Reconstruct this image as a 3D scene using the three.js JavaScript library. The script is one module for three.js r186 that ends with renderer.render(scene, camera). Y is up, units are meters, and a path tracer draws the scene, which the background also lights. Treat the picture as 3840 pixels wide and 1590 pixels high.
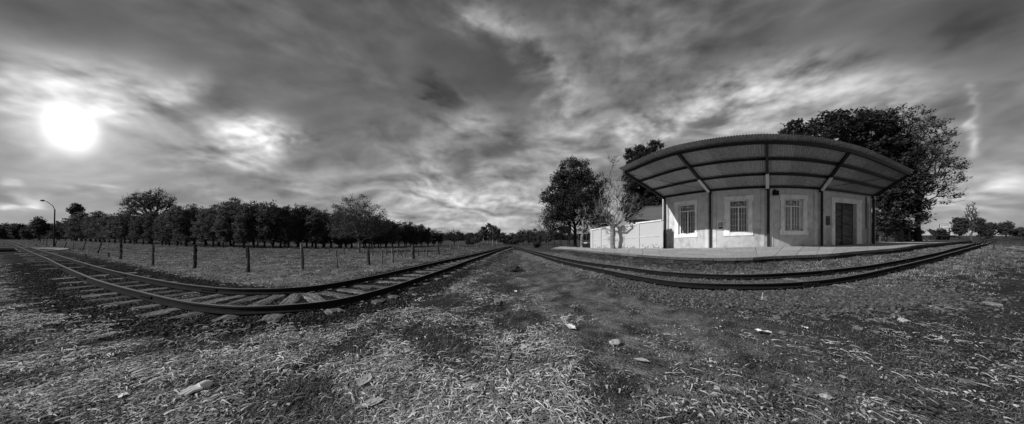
import * as THREE from 'three';
import { mergeGeometries } from 'three/addons/utils/BufferGeometryUtils.js';
import { createNoise2D, createNoise3D } from 'simplex-noise';

// ------------------------------------------------------------------ camera, sky, sun, exposure
const scene = new THREE.Scene();
const renderer = new THREE.WebGLRenderer({ antialias: true });
renderer.setSize(1024, 424);
renderer.toneMapping = THREE.LinearToneMapping;
renderer.toneMappingExposure = 1.0;
renderer.shadowMap.enabled = true;

const EYE = 1.3;
const camera = new THREE.PerspectiveCamera(74.62, 1024 / 424, 0.05, 3000);
camera.position.set(0, EYE, 0);
camera.lookAt(0, EYE, -10);
camera.setViewOffset(1024, 424, 0, -23.6, 1024, 424);   // lens shifted up: the horizon lies below the middle

const rad = Math.PI / 180;
function rngOf(seed) { let s = seed >>> 0; return () => { s = (s + 0x6d2b79f5) | 0; let t = Math.imul(s ^ (s >>> 15), 1 | s); t = (t + Math.imul(t ^ (t >>> 7), 61 | t)) ^ t; return ((t ^ (t >>> 14)) >>> 0) / 4294967296; }; }
const n2 = createNoise2D(rngOf(11)), n3 = createNoise3D(rngOf(12));
const clamp = (v, a = 0, b = 1) => Math.max(a, Math.min(b, v));
const sst = (a, b, v) => { const t = clamp((v - a) / (b - a)); return t * t * (3 - 2 * t); };
const mix = (a, b, t) => a + (b - a) * t;
function fbm2(x, y, o = 4) { let s = 0, a = 0.5; for (let i = 0; i < o; i++) { s += a * n2(x, y); x = x * 2.03 + 7.1; y = y * 2.03 - 3.7; a *= 0.5; } return s; }
function fbm3(x, y, z, o = 4) { let s = 0, a = 0.5; for (let i = 0; i < o; i++) { s += a * n3(x, y, z); x = x * 2.03 + 7.1; y = y * 2.03 - 3.7; z = z * 2.03 + 1.3; a *= 0.5; } return s; }

// surveyed places in metres: x to the right of the camera, d away from it; other columns as noted
// rails, platform edges and walls are [x, d, ...heights]; posts [x, d, height, lean, radius]; litter [kind, x, d, length]; cloud banks [bearing, height, spread, spread, tone]
const RAIL_LEFT_NEAR = [[-274.05,144.45],[-229.69,122.02],[-182.55,98.09],[-136.62,74.25],[-116.44,63.61],[-99.24,54.49],[-85.06,46.94],[-64.22,35.82],[-50.05,28.24],[-39.32,22.49],[-32.47,18.81],[-27.58,16.21],[-23.1,13.82],[-19.66,11.95],[-16.69,10.34],[-13.38,8.57],[-10.88,7.25],[-9.01,6.33],[-7.55,5.65],[-6.23,5.05],[-5.16,4.64],[-4.17,4.47],[-3.21,4.84],[-2.78,5.93],[-2.57,7.35],[-2.38,8.91],[-2.17,11.05],[-1.9,14.43],[-1.66,18.2],[-1.32,23.06],[-0.92,28.33],[-0.24,35.34],[-0.05,37.3]];
const RAIL_LEFT_FAR = [[-350.53,184.77],[-287.49,153.34],[-214.38,115.72],[-171.99,93.47],[-133.15,72.93],[-102.98,56.92],[-81.58,45.53],[-66.74,37.62],[-56.46,32.14],[-44.3,25.69],[-37.02,21.82],[-31.58,18.93],[-26.95,16.46],[-23.1,14.4],[-18.69,12.04],[-15.48,10.33],[-12.96,9.03],[-10.76,7.94],[-8.74,6.98],[-7.15,6.32],[-5.75,5.95],[-4.51,6.27],[-3.94,7.84],[-3.66,9.51],[-3.31,11.67],[-2.94,14.01],[-2.57,16.98],[-2.01,22.07],[-1.54,26.87],[-0.81,34.2],[-0.17,40.56]];
const RAIL_RIGHT_NEAR = [[-0.47,47.4],[-0.16,40.15],[0.31,34.07],[0.82,27.72],[1.25,22.49],[1.6,18.67],[1.89,15.5],[2.12,13.23],[2.57,10.99],[3.05,9.38],[3.48,7.97],[4.13,6.8],[5.46,6.44],[7.13,6.62],[9.07,7.31],[11.23,8.31],[13.71,9.46],[17.52,11.28],[21.49,13.24],[26.2,15.83],[34.0,20.11],[41.57,24.28],[86.33,50.12],[114.36,65.7],[146.59,83.63]];
const RAIL_RIGHT_FAR = [[-0.21,48.93],[0.29,41.13],[0.78,34.67],[1.24,28.42],[1.64,23.37],[2.02,19.62],[2.34,16.64],[2.72,13.84],[3.2,11.87],[4.04,10.13],[4.74,8.63],[6.14,7.76],[8.26,7.94],[10.36,8.56],[12.78,9.47],[15.8,10.81],[19.48,12.51],[24.33,15.11],[29.41,17.96],[35.81,21.54],[43.14,25.63],[99.5,58.56],[131.51,76.3],[159.46,91.65],[173.37,99.31]];
const SIDING_NEAR = [[233.05,132.42],[200.58,112.67],[166.88,92.22],[137.91,74.95],[110.81,59.16],[90.84,47.63],[80.76,41.82]];
const SIDING_FAR = [[303.98,172.72],[262.66,147.53],[219.55,121.33],[182.74,99.31],[148.37,79.22],[122.72,64.34],[109.61,56.75]];
const PLATFORM_EDGE = [[3.2,22.83],[4.49,20.43],[5.17,17.75],[5.77,15.84],[6.62,13.16],[7.39,11.71],[8.42,11.08],[9.4,10.91],[10.5,11.19],[12.64,11.31],[15.0,12.13],[19.68,13.76],[30.31,19.44],[46.28,28.0]];
const PLATFORM_BACK = [[4.5,25.6,0.3],[5.4,24.2,0.31],[6.4,22.35,0.32],[7.9,20.9,0.36],[9.6,19.3,0.42],[11.0,18.9,0.44],[12.0,16.75,0.57],[13.2,15.85,0.65],[15,15.4,0.7],[18,15.9,0.73],[22,17.1,0.81],[25,19.6,0.8],[34,25,0.8],[48.5,33,0.8]];
const WALL = [[10.8,19.63,0.4,4.02],[12.04,16.85,0.57,4.02],[14.22,15.53,0.69,4.0],[17.51,15.86,0.73,3.96],[22.4,17.33,0.82,3.8]];
const EAVE = [[6.68,16.41,5.05],[8.22,13.73,5.4],[11.41,12.46,5.5],[16.28,13.44,5.4],[23.05,16.15,4.9]];
const WINDOWS = [[0.253,0.733,0.333,0.692],[1.255,1.743,1.348,1.675],[2.246,2.756,2.315,2.681]];
const DOOR = [3.216,3.771,3.27,3.682];
const PLAQUE = [3.093,3.19];
const TICKET = [1.133,1.236];
const ALARM = 2.071;
const GARDEN_WALL = [[6.31,22.3,0.32,1.71],[7.36,21.33,0.36,1.91],[8.9,19.9,0.4,2.08],[10.08,18.76,0.44,2.29]];
const POSTS_MAIN = [[-21.24,15.08,0.96,0.02,0.049],[-15.54,12.03,0.88,0.02,0.039],[-12.24,10.71,0.95,0.02,0.054],[-9.17,9.65,0.95,0.0,0.045],[-36.75,23.77,0.86,0.19,0.031],[-30.53,20.45,0.84,0.22,0.041],[-44.11,27.9,0.47,0.09,0.025],[-53.7,32.67,0.85,0.15,0.041],[-48.32,29.96,0.62,0.19,0.039],[-60.06,35.91,1.16,0.07,0.032],[-70.33,41.71,1.26,0.09,0.028],[-80.03,47.14,1.19,0.1,0.041],[-101.63,59.56,1.16,0.02,0.026],[-105.8,61.59,1.51,-0.01,0.049],[-123.33,71.3,1.23,0.04,0.036],[-129.11,74.23,1.33,0.0,0.043],[-141.45,80.87,1.16,-0.01,0.025],[-141.91,80.87,1.22,-0.01,0.029],[-142.34,80.87,1.1,-0.06,0.025],[-149.73,84.65,0.97,-0.06,0.025],[-157.73,88.81,1.02,-0.13,0.031],[-170.18,95.36,1.34,-0.01,0.04],[-176.27,98.48,0.85,-0.02,0.028],[-186.87,104.15,1.05,-0.06,0.029],[-226.49,125.9,1.0,-0.06,0.035],[-277.31,153.72,0.93,-0.05,0.043],[-288.45,159.13,0.69,-0.28,0.033],[-289.36,159.13,1.03,-0.02,0.055],[-7.87,10.43,0.98,-0.03,0.054],[-6.81,10.82,0.73,-0.04,0.03],[-6.23,12.12,0.74,-0.03,0.061],[-5.84,12.5,0.67,0.0,0.032],[-5.63,13.13,0.7,-0.02,0.049],[-5.53,15.69,0.84,-0.05,0.084],[-6.03,15.69,0.6,0.0,0.025],[-5.38,17.66,0.55,-0.03,0.041],[-5.42,20.64,0.77,-0.06,0.056],[-5.2,23.58,0.73,-0.01,0.047],[-5.28,27.76,0.7,-0.02,0.044]];
const POSTS_FAR = [[-10.59,19.99,0.46,0.0,0.029],[-13.12,21.24,0.39,0.0,0.029],[-12.39,20.53,0.43,0.0,0.028],[-12.49,21.34,0.35,-0.01,0.025],[-9.38,18.73,0.57,-0.01,0.025],[-8.69,18.16,0.4,0.13,0.026],[-8.49,18.79,0.46,0.02,0.035],[-7.26,17.64,0.48,0.0,0.046],[-7.04,17.99,0.45,-0.27,0.027],[-6.6,18.23,0.59,0.0,0.028],[-6.32,18.84,0.46,-0.02,0.036],[-6.26,19.77,0.46,-0.05,0.025],[-6.98,22.63,0.55,0.31,0.026],[-5.66,20.19,0.47,-0.06,0.025],[-14.93,22.75,0.37,0.02,0.031],[-4.6,30.77,0.58,-0.08,0.027],[-4.58,33.18,0.5,-0.01,0.025],[-3.99,31.85,0.6,-0.02,0.045],[-3.82,32.84,0.48,-0.02,0.035],[-3.6,34.06,0.43,-0.02,0.03],[-2.89,37.47,0.39,0.0,0.027],[-2.64,38.14,0.37,-0.03,0.048],[-2.45,41.36,0.42,0.0,0.029],[-2.16,43.63,0.46,0.0,0.031],[-1.97,45.5,0.45,0.0,0.032],[-1.76,46.48,0.44,0.0,0.029],[-1.59,47.47,0.42,0.0,0.03]];
const STUBS = [[-23.44,15.29,0.31,0.0,0.027],[-24.16,16.64,0.27,0.0,0.053],[-60.89,35.62,0.24,0.0,0.029],[-72.8,39.87,0.18,0.0,0.033],[-37.43,24.13,0.21,0.0,0.025],[30.94,17.86,0.31,0.0,0.025]];
const POSTS_RIGHT = [[123.32,79.14,1.79,0.0,0.041],[124.54,79.14,1.79,0.0,0.041],[125.92,79.14,1.79,0.0,0.041],[127.2,79.14,1.79,0.0,0.041],[128.38,79.14,1.79,0.0,0.04],[129.34,79.14,1.79,0.0,0.04],[130.1,79.14,1.79,0.0,0.04]];
const LAMP = [-53.53,32.5,4.38,-0.26,1.0];
const TANK = [[5.37,32.95,1.77],[6.41,29.12,1.56],[5.88,31.2,2.44]];
const POLE_LEANING = [5.24,33.97,3.22,-0.24,0.039];
const SIGN_LEFT = [[6.95,28.79,1.85],[7.41,28.03,1.8]];
const BENCH = [[7.14,28.42,0.45],[7.77,27.61,0.43]];
const KIOSK = [[35.31,26.92,0.8,1.19],[39.83,29.17,0.8,1.25],[36.04,26.92,0.8,1.94]];
const RAILING_TALL = [[29.5,21.88,0.8,1.41],[30.7,21.88,0.8,1.47]];
const RAILING = [[30.87,23.33,0.8,0.57],[29.5,21.88,0.8,0.53],[30.7,21.88,0.8,0.53],[34.48,24.14,0.8,0.59],[37.59,25.93,0.8,0.63],[39.62,26.92,0.8,0.65],[41.72,28.0,0.8,0.68],[43.92,29.17,0.8,0.71],[46.3,30.43,0.8,0.74],[48.82,31.82,0.8,0.77]];
const SIGN_RIGHT = [[49.3,31.82,0.8,1.82],[49.82,31.82,0.8,1.82]];
const COW_WHITE = [-135.2,86.67,0.68];
const COW_BLACK = [-136.81,86.67,0.62];
const HORSE = [84.71,50,0.95];
const POLE_FAR = [395.2,227.5,5.85];
const LITTER = [["leaf",-5.53,3.26,0.068],["leaf",-4.36,2.98,0.049],["leaf",-6.91,4.3,0.061],["paper",-3.09,2.21,0.075],["glove",-2.54,2.26,0.094],["leaf",-2.5,2.58,0.072],["stone",-2.34,2.44,0.047],["wood",-3.24,3.22,0.049],["wood",-7.6,4.27,0.081],["leaf",-4.07,2.26,0.058],["wood",-4.16,4.07,0.083],["wood",-3.66,3.74,0.097],["wood",-3.77,4.15,0.074],["leaf",-0.33,2.28,0.142],["leaf",-1.06,2.07,0.134],["leaf",-1.28,2.42,0.155],["wood",-0.04,2.94,0.107],["wood",-0.39,3.07,0.089],["stone",-1.35,3.1,0.048],["wood",-0.28,5.22,0.215],["paper",0.08,6.38,0.087],["stone",0.17,3.18,0.108],["paper",0.79,3.8,0.135],["stone",1.11,5.02,0.083],["stone",1.22,3.3,0.09],["leaf",1.29,2.78,0.104],["wood",1.15,2.31,0.08],["leaf",0.42,2.18,0.057],["stone",-0.29,2.98,0.05],["slab",8.67,5.02,0.183],["stone",5.88,4.18,0.088],["stone",3.98,2.43,0.068],["leaf",4.0,2.37,0.056],["paper",3.28,3.62,0.098],["paper",4.02,3.82,0.051],["leaf",3.03,3.17,0.05],["stone",2.5,2.22,0.046],["stone",4.69,3.77,0.069],["stone",4.83,3.68,0.049],["leaf",3.0,2.53,0.063],["stone",3.52,3.62,0.063],["stone",4.1,4.3,0.068],["leaf",4.4,2.66,0.05],["leaf",1.71,2.32,0.055],["rock",0.06,9.95,0.38]];
const ROW = [[-134.66,81.68,5.19,1.57],[-125.75,77.27,5.56,1.5],[-115.1,71.7,6.11,1.41],[-108.33,68.44,5.4,1.36],[-103.05,65.73,6.59,1.31],[-97.59,63.01,6.86,1.27],[-92.6,60.42,5.21,1.23],[-87.09,57.61,5.3,1.18],[-84.28,56.33,6.31,1.16],[-81.56,55.04,6.14,1.14],[-78.39,53.48,5.11,1.12],[-75.06,51.8,5.52,1.09],[-70.08,49.05,4.81,1.04],[-67.9,48.2,4.91,1.04],[-63.97,45.96,5.69,1.0],[-60.95,44.28,5.41,0.97],[-57.89,42.66,4.89,0.94],[-54.13,40.81,4.69,0.91],[-50.04,38.68,4.96,0.88],[-45.63,36.27,4.35,0.84],[-43.99,35.71,4.55,0.84],[-41.57,34.47,4.98,0.82],[-38.19,32.59,5.13,0.79],[-37.91,33.15,5.21,0.81],[-35.93,32.45,4.61,0.81],[-33.66,31.27,4.92,0.79],[-31.66,30.45,4.76,0.78],[-30.97,30.88,5.5,0.81],[-28.45,29.53,5.08,0.79],[-28.1,30.25,5.27,0.82],[-26.74,30.05,5.21,0.83],[-25.64,29.82,5.32,0.84],[-25.49,30.64,4.65,0.87],[-24.2,30.1,4.51,0.87],[-23.75,30.81,5.16,0.91],[-23.29,31.62,4.99,0.95],[-21.84,30.99,4.38,0.94],[-21.55,31.76,4.45,0.98],[-21.03,32.3,4.32,1.01],[-20.25,32.86,4.69,1.04],[-19.45,32.64,4.36,1.04],[-19.34,33.53,4.33,1.08],[-19.27,34.82,4.48,1.13],[-18.71,35.11,4.38,1.15],[-18.12,35.28,4.35,1.17],[-18.06,36.57,4.17,1.22],[-17.29,36.61,4.19,1.23],[-16.75,36.86,3.98,1.25],[-16.27,37.73,3.9,1.29],[-16.02,39.23,3.9,1.35],[-15.41,39.94,3.76,1.38],[-15.05,41.03,3.68,1.43],[-14.44,41.91,3.5,1.47],[-14.0,43.38,3.61,1.53],[-13.32,44.13,3.14,1.57],[-12.94,45.99,2.95,1.64],[-12.1,46.82,2.64,1.68],[-134.95,82.65,5.72,1.6],[-113.19,71.84,5.72,1.43],[-96.23,63.48,5.72,1.3],[-82.67,56.47,5.18,1.18],[-72.39,51.52,5.2,1.11],[-63.88,47.32,5.48,1.05],[-55.97,43.27,5.03,0.98],[-50.31,40.45,4.93,0.94],[-45.37,38.13,5.36,0.91],[-42.08,36.77,5.05,0.9],[-39.85,36.3,5.23,0.91],[-37.23,35.32,5.5,0.9],[-34.6,34.24,5.42,0.89],[-32.61,33.81,5.59,0.9],[-30.98,33.91,5.38,0.93],[-29.3,34.06,5.17,0.96],[-28.32,34.64,5.47,1.0],[-26.58,34.62,5.06,1.02],[-25.11,34.95,5.02,1.05],[-24.35,36.13,5.13,1.11],[-23.18,37.32,4.74,1.18],[-22.55,37.73,4.72,1.2],[-21.46,37.37,4.54,1.2],[-21.59,39.29,4.38,1.28],[-20.51,39.11,4.22,1.29],[-19.84,39.33,4.29,1.3],[-19.22,40.12,4.15,1.34],[-18.64,41.29,4.17,1.4],[-18.0,41.91,3.74,1.43],[-17.89,44.04,3.74,1.52],[-16.85,44.22,3.47,1.53],[-16.3,45.66,3.78,1.6],[-15.51,47.22,3.57,1.67],[-14.6,47.97,2.99,1.7],[-13.91,49.59,2.56,1.77]];
const ROW_FRONT = 57;
const CLOUD_BANKS = [[-44.5,15.0,2.5,1.36,0.22],[-40.5,16.5,2.37,1.26,0.2],[-39.1,15.1,2.47,1.48,0.15],[-46.1,11.1,2.36,1.2,0.14],[-42.8,12.3,2.64,1.72,0.12],[-48.4,9.7,1.44,0.74,0.06],[-56.9,5.3,1.1,0.4,0.12],[-55.4,5.6,0.66,0.32,0.1],[-47.7,7.2,1.49,0.43,0.1],[-46.1,5.8,4.33,0.56,0.1],[-7.2,5.9,19.34,4.02,0.13],[-11.2,15.1,4.73,2.99,0.06],[-3.1,12.3,13.06,3.9,0.08],[-8.8,22.8,4.8,1.72,0.08],[41.2,22.9,5.1,3.14,0.11],[47.4,21.3,4.87,2.4,0.1],[52.5,17.5,3.34,2.27,0.1],[36.2,22.1,5.33,3.4,0.09],[43.4,17.5,6.91,3.25,0.09],[55.3,14.3,1.85,2.19,0.1],[27.3,20.4,8.4,1.92,0.11],[24.0,18.3,10.24,2.02,0.1],[59.6,5.1,1.89,1.44,0.13],[60.8,5.7,0.97,1.19,0.1],[57.8,3.2,2.32,1.74,0.08],[-8.0,32.1,12.04,4.07,-0.08],[3.4,27.4,8.16,3.87,-0.07],[1.0,12.3,2.45,0.94,-0.08],[-40.0,21.7,9.6,3.25,-0.05],[41.2,27.9,9.28,1.92,-0.05],[-60.3,22.1,6.02,2.09,-0.16],[60.0,21.9,4.5,3.52,-0.14],[55.3,22.2,3.97,2.39,-0.05],[-29.0,12.2,7.51,2.05,-0.06],[-50.1,26.0,6.73,2.12,-0.05],[-60.8,14.5,1.07,2.06,0.09],[-59.5,15.6,1.16,2.12,0.09],[-58.0,16.9,1.26,2.18,0.09],[-56.3,18.0,1.38,2.26,0.09],[-54.4,19.0,1.52,2.34,0.09],[-52.3,20.0,1.69,2.43,0.09],[-56.2,14.6,0.51,0.85,0.1],[-55.6,15.0,0.52,0.86,0.1],[-55.0,15.5,0.54,0.87,0.1],[-54.3,15.9,0.56,0.88,0.1],[-53.6,16.4,0.58,0.89,0.1],[-53.0,16.9,0.59,0.9,0.1],[-52.2,17.4,0.61,0.91,0.1],[-51.5,17.9,0.63,0.92,0.1],[-50.7,18.5,0.66,0.93,0.1],[-49.9,19.2,0.68,0.94,0.1],[-49.0,20.0,0.7,0.95,0.1],[-48.1,20.8,0.73,0.96,0.1],[-61.4,3.1,0.19,0.39,0.13],[-61.1,3.2,0.19,0.39,0.13],[-60.9,3.2,0.19,0.4,0.13],[-60.7,3.3,0.2,0.4,0.13],[-60.4,3.4,0.2,0.4,0.13],[-60.2,3.4,0.2,0.41,0.13],[-59.9,3.4,0.21,0.41,0.13],[-59.7,3.3,0.21,0.41,0.13],[-59.4,3.3,0.21,0.42,0.13],[-61.4,5.0,0.15,0.31,0.09],[-61.2,5.0,0.15,0.31,0.09],[-61.0,5.0,0.15,0.32,0.09],[-60.8,5.0,0.16,0.32,0.09],[-60.6,4.9,0.16,0.32,0.09],[-7.2,38.5,2.58,1.59,0.09],[-3.9,38.1,2.61,1.62,0.09],[0.2,36.8,2.62,1.68,0.09],[3.8,34.8,2.61,1.76,0.09],[6.3,33.0,2.59,1.83,0.09],[8.7,30.9,2.56,1.91,0.09],[11.1,27.6,3.55,2.84,0.1],[10.7,23.7,3.56,3.03,0.1],[58.6,15.1,0.18,0.32,0.11],[58.6,14.6,0.18,0.32,0.11],[58.7,14.1,0.18,0.32,0.11],[58.8,13.7,0.18,0.32,0.11],[58.8,13.2,0.18,0.32,0.11],[58.9,12.8,0.17,0.32,0.11],[59.0,12.4,0.17,0.32,0.11],[59.1,11.9,0.17,0.32,0.11],[59.1,11.5,0.17,0.32,0.11],[59.1,11.1,0.17,0.32,0.11],[59.1,10.7,0.17,0.32,0.11],[59.1,10.3,0.17,0.33,0.11],[59.2,9.9,0.17,0.33,0.11],[59.2,9.4,0.17,0.33,0.11],[59.2,8.9,0.17,0.33,0.11],[-17.3,27.1,1.94,1.61,-0.13],[-14.3,25.7,2.0,1.67,-0.13],[-10.8,25.4,2.05,1.71,-0.13],[-11.2,14.6,1.34,1.28,-0.12],[-9.6,13.5,1.35,1.3,-0.12],[-8.4,12.2,1.36,1.32,-0.12],[-7.2,16.5,1.13,1.05,-0.1],[-5.5,16.7,1.14,1.05,-0.1],[-3.9,16.9,1.14,1.05,-0.1],[-2.3,17.1,1.14,1.05,-0.1],[-0.7,17.2,1.15,1.05,-0.1],[32.8,17.8,0.69,0.75,-0.1],[33.7,17.6,0.68,0.74,-0.1],[34.6,17.4,0.66,0.74,-0.1],[35.6,17.1,0.65,0.73,-0.1],[36.4,16.9,0.64,0.72,-0.1],[37.3,16.7,0.62,0.72,-0.1]];
const GLOW = [-57.7,11.6,1.54,2.35,1];
const LONG_TUFTS = [[5.02,5.57],[0.8,4.27],[0.51,2.63],[0.21,3.4],[-0.09,3.36]];
const PITS = [[-44.4,24.0,8.0,3.07,-1.075],[35.9,18.6,6.0,1.14,1.093]];
const TREES = [
  {kind:"leafy",x:-146.66,d:82.73,blobs:[[0.0,2.48,1.28,1.65],[0.0,3.78,0.81,0.95]],label:"small round-topped dark tree at the far left end of the track"},
  {kind:"leafy",x:-165.62,d:91.0,blobs:[[-0.52,2.6,1.38,1.82]],label:"low dark tree behind the fence at the extreme left"},
  {kind:"leafy",x:-128.81,d:75.83,blobs:[[0.0,3.58,1.32,2.17],[-0.11,5.31,0.77,0.98]],label:"spreading dark tree just left of the street lamp"},
  {kind:"leafy",x:-143.35,d:82.73,blobs:[[-0.35,2.01,0.95,1.54]],label:"low bushy tree left of the spreading tree by the lamp"},
  {kind:"topheavy",x:-109.6,d:70.0,blobs:[[-0.2,7.8,0.92,1.4],[1.3,6.6,0.54,0.8]],label:"tall thin tree whose small crown rises above the left hedge"},
  {kind:"bareumbrella",x:-57.2,d:44,blobs:[[-1.76,6.64,1.69,1.38],[1.07,7.02,1.99,1.57],[0.0,6.01,2.76,1.63]],label:"large umbrella-shaped tree with airy twigs rising behind the tree row"},
  {kind:"halfbare",x:-13.29,d:24.22,blobs:[[-0.03,3.08,2.18,1.52],[0.03,3.94,1.37,0.97],[-1.87,2.56,0.79,0.9],[1.94,2.56,0.85,0.9],[-0.07,1.87,2.43,0.76]],label:"big spreading twiggy tree standing in front of the tree row"},
  {kind:"bareround",x:-9.29,d:44.86,blobs:[[0.0,1.63,1.63,0.9]],label:"small leafless round-crowned tree in the far pasture"},
  {kind:"euca",x:-7.09,d:53.98,blobs:[[0.0,0.73,0.84,1.31],[0.15,1.43,0.54,0.69]],label:"eucalyptus"},
  {kind:"euca",x:-6.69,d:57.08,blobs:[[0.0,1.69,0.89,1.39],[0.16,2.42,0.57,0.73]],label:"eucalyptus"},
  {kind:"euca",x:-5.55,d:53.98,blobs:[[0.0,2.28,0.84,1.31],[0.15,2.97,0.54,0.69]],label:"eucalyptus"},
  {kind:"euca",x:-4.89,d:57.08,blobs:[[0.0,2.91,0.89,1.39],[0.16,3.64,0.57,0.73]],label:"eucalyptus"},
  {kind:"euca",x:-3.7,d:53.98,blobs:[[0.0,2.58,0.85,1.31],[0.15,3.28,0.54,0.69]],label:"eucalyptus"},
  {kind:"euca",x:-3.09,d:56.96,blobs:[[0.0,2.17,0.89,1.38],[0.16,2.91,0.57,0.73]],label:"eucalyptus"},
  {kind:"euca",x:-2.15,d:53.8,blobs:[[0.0,1.27,0.84,1.31],[0.15,1.96,0.54,0.69]],label:"eucalyptus"},
  {kind:"conifer",x:-8.78,d:55.88,blobs:[[0.0,1.04,0.47,0.96]],label:"small pointed conifer left of the eucalyptus clump"},
  {kind:"conifer",x:-8.06,d:55.88,blobs:[[0.0,1.28,0.63,1.28]],label:"taller pointed conifer touching the eucalyptus clump"},
  {kind:"distant",x:-1.41,d:61.84,blobs:[[0.0,0.75,0.71,0.62]],label:"far"},
  {kind:"distant",x:-0.53,d:61.57,blobs:[[0.0,0.48,0.7,0.62]],label:"far"},
  {kind:"distant",x:0.44,d:61.23,blobs:[[0.0,0.66,0.7,0.61]],label:"far"},
  {kind:"distant",x:1.24,d:54.41,blobs:[[0.0,1.17,1.01,0.86]],label:"clump"},
  {kind:"distant",x:2.16,d:53.93,blobs:[[0.0,1.73,1.0,1.43]],label:"clump"},
  {kind:"distant",x:3.2,d:53.33,blobs:[[0.0,1.56,0.99,1.26]],label:"clump"},
  {kind:"distant",x:4.28,d:52.53,blobs:[[0.0,1.65,0.97,1.35]],label:"clump"},
  {kind:"distant",x:5.27,d:51.22,blobs:[[0.0,1.54,0.95,1.24]],label:"clump"},
  {kind:"distant",x:6.24,d:49.61,blobs:[[0.0,1.28,0.91,0.99]],label:"clump"},
  {kind:"bare",x:4.5,d:34.99,blobs:[[-0.15,2.62,1.59,1.8],[-0.3,3.72,0.99,1.0]],label:"slender leafless tree beside the water tank"},
  {kind:"bush",x:3.1,d:35.03,blobs:[[0.05,0.33,0.45,0.3]],label:"dark thorny bush at the far end of the platform"},
  {kind:"dark",x:6.69,d:29.47,blobs:[[-0.29,7.66,1.97,1.85],[-1.56,5.98,1.89,1.85],[1.18,6.4,2.13,2.02],[-0.29,4.29,2.71,2.11],[-2.61,4.72,1.15,1.68],[2.23,4.29,1.56,2.11],[-1.98,2.61,1.64,1.18],[3.07,2.19,0.99,1.43]],label:"large dense dark-leaved tree beside the garden wall"},
  {kind:"pale",x:6.86,d:27.28,blobs:[[0.08,2.46,0.6,1.17],[0.23,4.01,0.53,0.78]],label:"pale-trunked tree behind the left station sign"},
  {kind:"palebare",x:7.37,d:20.3,blobs:[[0.09,3.76,1.14,2.03],[-0.12,6.52,0.65,0.58],[-1.22,2.6,0.98,1.04],[1.39,3.18,0.82,1.33]],label:"pale almost leafless tree growing against the garden wall"},
  {kind:"dark",x:12.54,d:27,blobs:[[-0.5,8.61,1.05,1.31],[1.23,9.19,0.91,1.0],[-0.12,6.49,1.54,1.93],[-0.89,3.79,1.05,1.54],[1.04,4.56,1.4,1.54]],label:"tall dark tree rising behind the tiled shed and canopy"},
  {kind:"broad",x:28.65,d:21,blobs:[[-4.89,8.78,1.17,1.08],[-3.09,8.66,1.42,1.5],[-1.59,8.12,1.24,1.8],[-0.09,6.62,1.42,2.1],[0.21,4.22,1.42,1.92],[0.81,2.42,1.24,1.68],[-0.84,1.52,0.71,0.9],[-7.29,8.48,0.89,0.6]],label:"broad glossy-leaved tree behind the right end of the canopy"},
  {kind:"halfbare2",x:35.11,d:24,blobs:[[-3.33,9.98,1.28,1.65],[-1.1,10.18,1.47,1.58],[0.79,8.81,1.43,2.06],[1.3,6.14,1.47,1.92],[2.85,4.83,0.89,1.58],[-0.75,6.82,1.63,2.4],[-1.78,8.54,1.35,1.71]],label:"tall twiggy half-bare tree beside the wooden railing"},
  {kind:"bush",x:37.22,d:26,blobs:[[-0.19,0.83,0.85,0.67]],label:"dark bush behind the wooden railing gate"},
  {kind:"palm",x:51.72,d:33,blobs:[[0.0,1.45,0.56,0.75]],label:"feathery palm just right of the twiggy tree"},
  {kind:"palm",x:47.12,d:31,blobs:[[-0.09,1.57,0.49,0.89]],label:"upright banana-like plant right of the twiggy tree trunk"},
  {kind:"bush",x:49.23,d:32,blobs:[[0.0,1.07,0.45,0.55]],label:"low bush beneath the right station sign"},
  {kind:"leafy",x:57.96,d:36,blobs:[[0.0,2.58,0.54,1.13]],label:"dark leafy small tree left of the bare sapling"},
  {kind:"bare",x:66.0,d:40,blobs:[[0.0,4.04,0.65,2.17]],label:"upright leafless sapling near the end of the platform"},
  {kind:"leafy",x:87.36,d:52,blobs:[[-0.07,3.16,0.57,1.34]],label:"airy small tree right of the bare sapling"},
  {kind:"bush",x:93.5,d:55,blobs:[[0.16,1.69,0.48,0.71]],label:"low round bush beside the dark horse"},
  {kind:"topheavy",x:137.71,d:80,blobs:[[0.0,3.81,0.46,0.91]],label:"tiny thin tree standing alone left of the far pole"},
  {kind:"leafy",x:142.06,d:80,blobs:[[-0.23,3.13,0.73,1.6],[0.23,3.93,0.45,1.14]],label:"compact dark tree at the far right end of the track"},
  {kind:"leafy",x:163.03,d:90,blobs:[[-0.39,2.46,0.62,0.64]],label:"small flat-topped tree at the right edge of the view"},
  {kind:"leafy",x:147.2,d:80,blobs:[[-0.23,2.33,0.87,1.03]],label:"dark tree cut by the right edge of the view"}];

// sun: left of the view; posts and trees throw short shadows to the right
const SUN_BEARING = -112, SUN_HEIGHT = 34;
const sunDir = new THREE.Vector3(Math.sin(SUN_BEARING * rad) * Math.cos(SUN_HEIGHT * rad), Math.sin(SUN_HEIGHT * rad), -Math.cos(SUN_BEARING * rad) * Math.cos(SUN_HEIGHT * rad));
const sun = new THREE.DirectionalLight(new THREE.Color(1, 1, 1), 4.2);
sun.position.copy(sunDir).multiplyScalar(200);
sun.castShadow = true; sun.shadow.mapSize.set(4096, 4096);
Object.assign(sun.shadow.camera, { left: -120, right: 120, top: 90, bottom: -90, near: 1, far: 500 });
scene.add(sun); scene.add(sun.target);

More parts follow.
